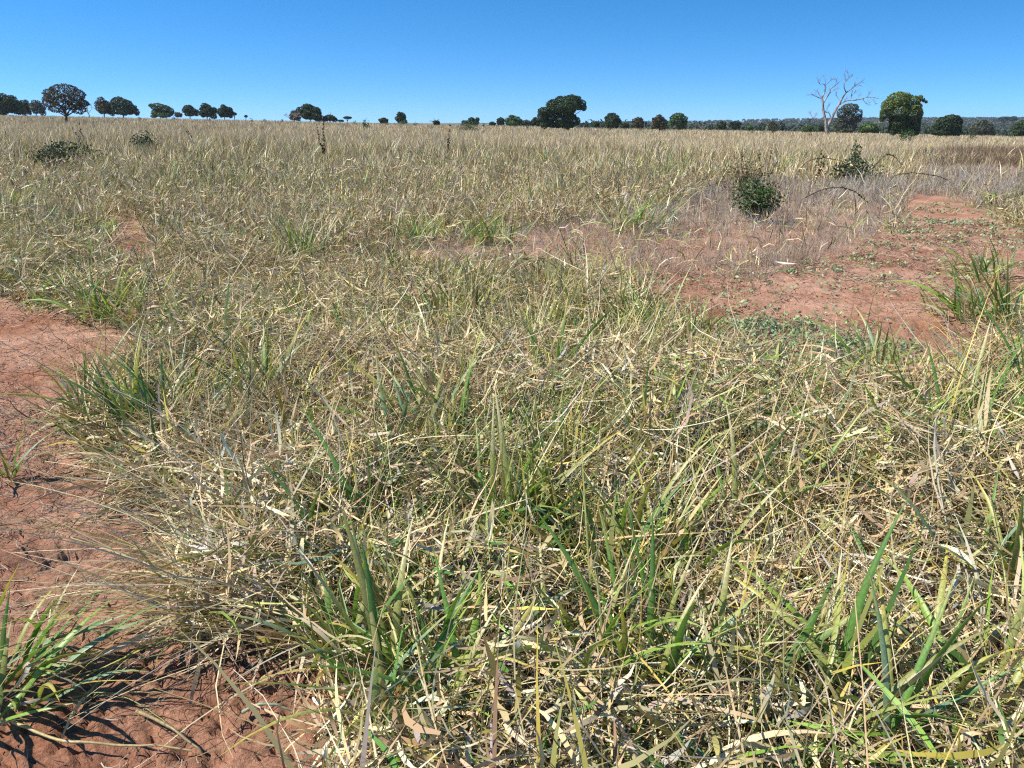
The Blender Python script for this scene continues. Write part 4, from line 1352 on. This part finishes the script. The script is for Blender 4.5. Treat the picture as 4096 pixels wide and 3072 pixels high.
SH("shrub", 2640, 600, 60, 40, "faint green tuft shrub in far grass below speckled tree", (0.12, 0.14, 0.05), 0.07, 160)
SH("shrub", 470, 585, 36, 30, "dark twin leaved sprig in the far left grass", DG, 0.09, 90)
SH("leafy_weed", 3960, 830, 90, 70, "lime green leafy weed among grey weeds at right edge", (0.22, 0.32, 0.06), 0.035, 150, "weed", "lime leafy weeds at right", stems=6)
SH("leafy_weed", 4050, 850, 80, 90, "taller lime green weed nearest the right edge", (0.22, 0.32, 0.06), 0.035, 150, "weed", "lime leafy weeds at right", stems=6)
SH("leafy_weed", 3860, 770, 60, 40, "small lime green weed left of the other lime weeds", (0.22, 0.31, 0.06), 0.035, 80, "weed", "lime leafy weeds at right", stems=4)
for i, (u, v, w, h) in enumerate([(1010, 486, 16, 14), (1060, 487, 18, 10), (1130, 490, 14, 12), (1420, 496, 20, 12), (1660, 502, 16, 10), (1800, 506, 14, 10),
                                  (1935, 509, 12, 14), (700, 482, 22, 14), (560, 480, 16, 12), (840, 486, 14, 12), (2440, 522, 16, 12), (2560, 524, 18, 12), (3010, 532, 18, 16), (3240, 545, 20, 14),
                                  (1545, 500, 18, 12), (2110, 512, 14, 10)]):
    SH("small_sapling", u, v + 6, w, h + 8, "tiny dark sapling dotted along the grassy skyline", DG, 0.13, 60, "sapling", "tiny saplings along the skyline", stems=2)


def stalk(u, v, h, label, heads, lean=0.0, branches=3, hw=0.02):
    x, y, z = ground_hit(u, v)
    H = h * y / (FPX * CP)
    root = empty("seed_stalk", (x, y, z)); tag(root, label, "seed stalk", "dry brown seed stalks")
    s, hd = Mass(), Mass()
    for b in range(branches):
        e = np.array([lean * H + R.normal(0, 0.16) * H * (b > 0), R.normal(0, 0.1) * H, H * (1 - 0.16 * b)])
        P = bent((0, 0, 0), e, 7, 0.02)
        s.add(tube(P, np.linspace(0.005, 0.002, 7) * max(1, y / 18), 4))
        for j in range(heads):
            t = 0.5 + 0.5 * R.random()
            c = np.array([np.interp(t * 6, np.arange(7), P[:, k]) for k in range(3)]) + R.normal(0, 0.012, 3)
            n = 7
            q = R.standard_normal((n, 3)); q /= np.linalg.norm(q, axis=1)[:, None]
            hd.add(leaf_cards(c + q * hw * 0.7, q, np.full(n, hw), np.clip(np.array([[0.085, 0.045, 0.028]]) * (1 + 0.3 * R.standard_normal((n, 1))), .01, .3), 0.5))
    s.build("stem", M_BARK, root)
    o = hd.build("seed_heads", M_TWIG, root, smooth=False); o["kind"] = "stuff"


stalk(3222, 800, 195, "tall dark seed stalk beside the slim stems above grey weeds", 12, 0.25)
stalk(2985, 770, 165, "dark seed stalk rising out of the brown seeding bush", 10, -0.12)
stalk(3040, 770, 180, "right leaning dark seed stalk behind the green bush", 10, 0.2)
stalk(3300, 780, 150, "short seed stalk right of the tallest one", 8, -0.1, 2)
stalk(1310, 690, 200, "many headed brown seed stalk in the grass left of centre", 14, 0.0, 4, 0.03)
stalk(1790, 650, 120, "brown seed stalk with paired leaves near top centre grass", 10, 0.1, 3, 0.03)
stalk(350, 620, 115, "dark beaded seed stalk in the left grass near the shrubs", 9, -0.1, 2, 0.03)
stalk(800, 620, 110, "slanting brown seed stalk in the left far grass", 8, -0.5, 2, 0.025)


def cane(pts, label, depth_px):
    """arching thorny cane; pts in 4096 px picture, foot at row depth_px"""
    x, y, z = ground_hit(pts[0][0], depth_px)
    root = empty("arching_cane", (x, y, z)); tag(root, label, "cane", "arching dry canes")
    P = []
    for j, (u, v) in enumerate(pts):
        sx, sz = ray(u, v); yy = y + 0.05 * j
        P.append((sx * yy - x, yy - y, CAM_H + sz * yy - z))
    P = np.array(P); s = np.linspace(0, len(P) - 1, 40)
    # smooth through the given points
    Q = np.stack([np.interp(s, np.arange(len(P)), P[:, k]) for k in range(3)], -1)
    for _ in range(6): Q[1:-1] = (Q[:-2] + 2 * Q[1:-1] + Q[2:]) / 4
    m = Mass(); m.add(tube(Q, np.linspace(0.011, 0.006, 40), 5)); m.build("stem", M_BARK, root)
    k = R.integers(12, 40, 60)
    q = R.standard_normal((60, 3)); q /= np.linalg.norm(q, axis=1)[:, None]
    hd = Mass(); hd.add(leaf_cards(Q[k] + q * 0.018, q, np.full(60, 0.026), np.clip(np.array([[0.075, 0.05, 0.03]]) * (1 + .3 * R.standard_normal((60, 1))), .01, .3), 0.4))
    o = hd.build("dry_pods", M_TWIG, root, smooth=False); o["kind"] = "stuff"


cane([(3430, 760), (3470, 690), (3509, 652), (3547, 614), (3575, 622), (3606, 657)], "dark arching cane right of the low green shrub", 775)
cane([(3540, 760), (3574, 700), (3655, 690), (3748, 703), (3790, 720)], "long low arching cane above the grey weeds at right", 775)
cane([(3221, 790), (3290, 756), (3362, 747), (3420, 765), (3471, 810)], "thin brown cane bent across the grey weeds", 850)
cane([(3180, 700), (3230, 642), (3290, 630), (3350, 640), (3400, 655)], "thin arching cane left of slim dark sapling", 745)


def straw(pts, width, label, col, lift=0.02):
    """a long stalk lying on the soil; pts in pixels of the 4096 picture"""
    P = []
    for u, v in pts:
        x, y, _ = ground_hit(u, v)
        P.append((x, y, float(height(np.array([x]), np.array([y]))[0])))
    P = np.array(P); s = np.linspace(0, len(P) - 1, 22)
    Q = np.stack([np.interp(s, np.arange(len(P)), P[:, k]) for k in range(3)], -1)
    for _ in range(3): Q[1:-1] = (Q[:-2] + 2 * Q[1:-1] + Q[2:]) / 4
    g = height(Q[:, 0], Q[:, 1])
    Q[:, 2] = np.maximum(Q[:, 2], g) + lift + 0.02 * np.sin(np.linspace(0, 3.1, 22))
    o0 = Q[0].copy()
    v, f, c = tube(Q - o0, np.linspace(width, width * 0.5, 22) * (1 + .1 * np.sin(np.arange(22))), 6)
    o = link("straw_stalk", make_mesh("straw_stalk", v, f, M_LEAF, np.tile(np.array(col), (len(v), 1))), None, o0)
    tag(o, label, "straw stalk", "long stalks lying on the soil")


def c2(pts): return [(a / 1.4158, b / 1.4158 + 1900) for a, b in pts]


straw(c2([(90, 1470), (240, 1540), (380, 1600), (560, 1632), (700, 1638), (900, 1612), (1090, 1590)]), 0.0048, "long pale curved straw along the bottom edge of the soil", (0.58, 0.46, 0.22))
straw(c2([(400, 1370), (640, 1190), (800, 1055), (960, 960), (1200, 885)]), 0.0042, "straight pale straw slanting up right over bottom soil", (0.55, 0.43, 0.20))
straw(c2([(560, 1290), (800, 1300), (1050, 1310)]), 0.003, "thin level straw on the soil above the curved one", (0.50, 0.38, 0.16))
straw(c2([(790, 1410), (1000, 1525), (1150, 1600)]), 0.006, "thick tan stalk slanting down right at the bottom", (0.42, 0.31, 0.15))
straw(c2([(870, 490), (930, 575), (1010, 660), (1110, 715), (1400, 722)]), 0.0055, "bent broad straw at the left rim of the straw mat", (0.55, 0.42, 0.22), 0.08)
straw(c2([(420, 1290), (640, 1340), (840, 1420), (1060, 1540)]), 0.0026, "thin green stalk slanting down over bottom soil", (0.30, 0.33, 0.10))
straw(c2([(1380, 1412), (1500, 1395), (1660, 1378)]), 0.006, "short bluish pale leaf stalk lying by bottom tussock", (0.36, 0.42, 0.27))
straw(c2([(250, 770), (520, 745), (800, 700), (1050, 640)]), 0.0035, "long thin straw reaching left from the mat over soil", (0.56, 0.45, 0.24))
straw(c2([(430, 690), (700, 660), (960, 560), (1150, 480)]), 0.003, "slightly bent straw above the long thin one", (0.50, 0.40, 0.22))


# ------------------------------------------------------------------ the air
def air():
    lo, hi = -14.0, 40.0
    x, y0, y1 = 3200.0, -60.0, 3400.0
    v = np.array([(-x, y0, lo), (x, y0, lo), (x, y1, lo), (-x, y1, lo), (-x, y0, hi), (x, y0, hi), (x, y1, hi), (-x, y1, hi)])
    f = np.array([(0, 3, 2, 1), (4, 5, 6, 7), (0, 1, 5, 4), (1, 2, 6, 5), (2, 3, 7, 6), (3, 0, 4, 7)])
    m = bpy.data.materials.new("air"); m.use_nodes = True
    n = m.node_tree.nodes; n.clear()
    out = n.new("ShaderNodeOutputMaterial"); pv = n.new("ShaderNodeVolumePrincipled")
    pv.inputs["Color"].default_value = (0.86, 0.93, 1.0, 1); pv.inputs["Density"].default_value = 0.00011; pv.inputs["Anisotropy"].default_value = 0.2
    m.node_tree.links.new(pv.outputs[0], out.inputs["Volume"])
    o = link("haze", make_mesh("haze", v, f, m, smooth=False))
    tag(o, "thin dry season haze over the pasture and far wood", "haze", kind="stuff")


air()
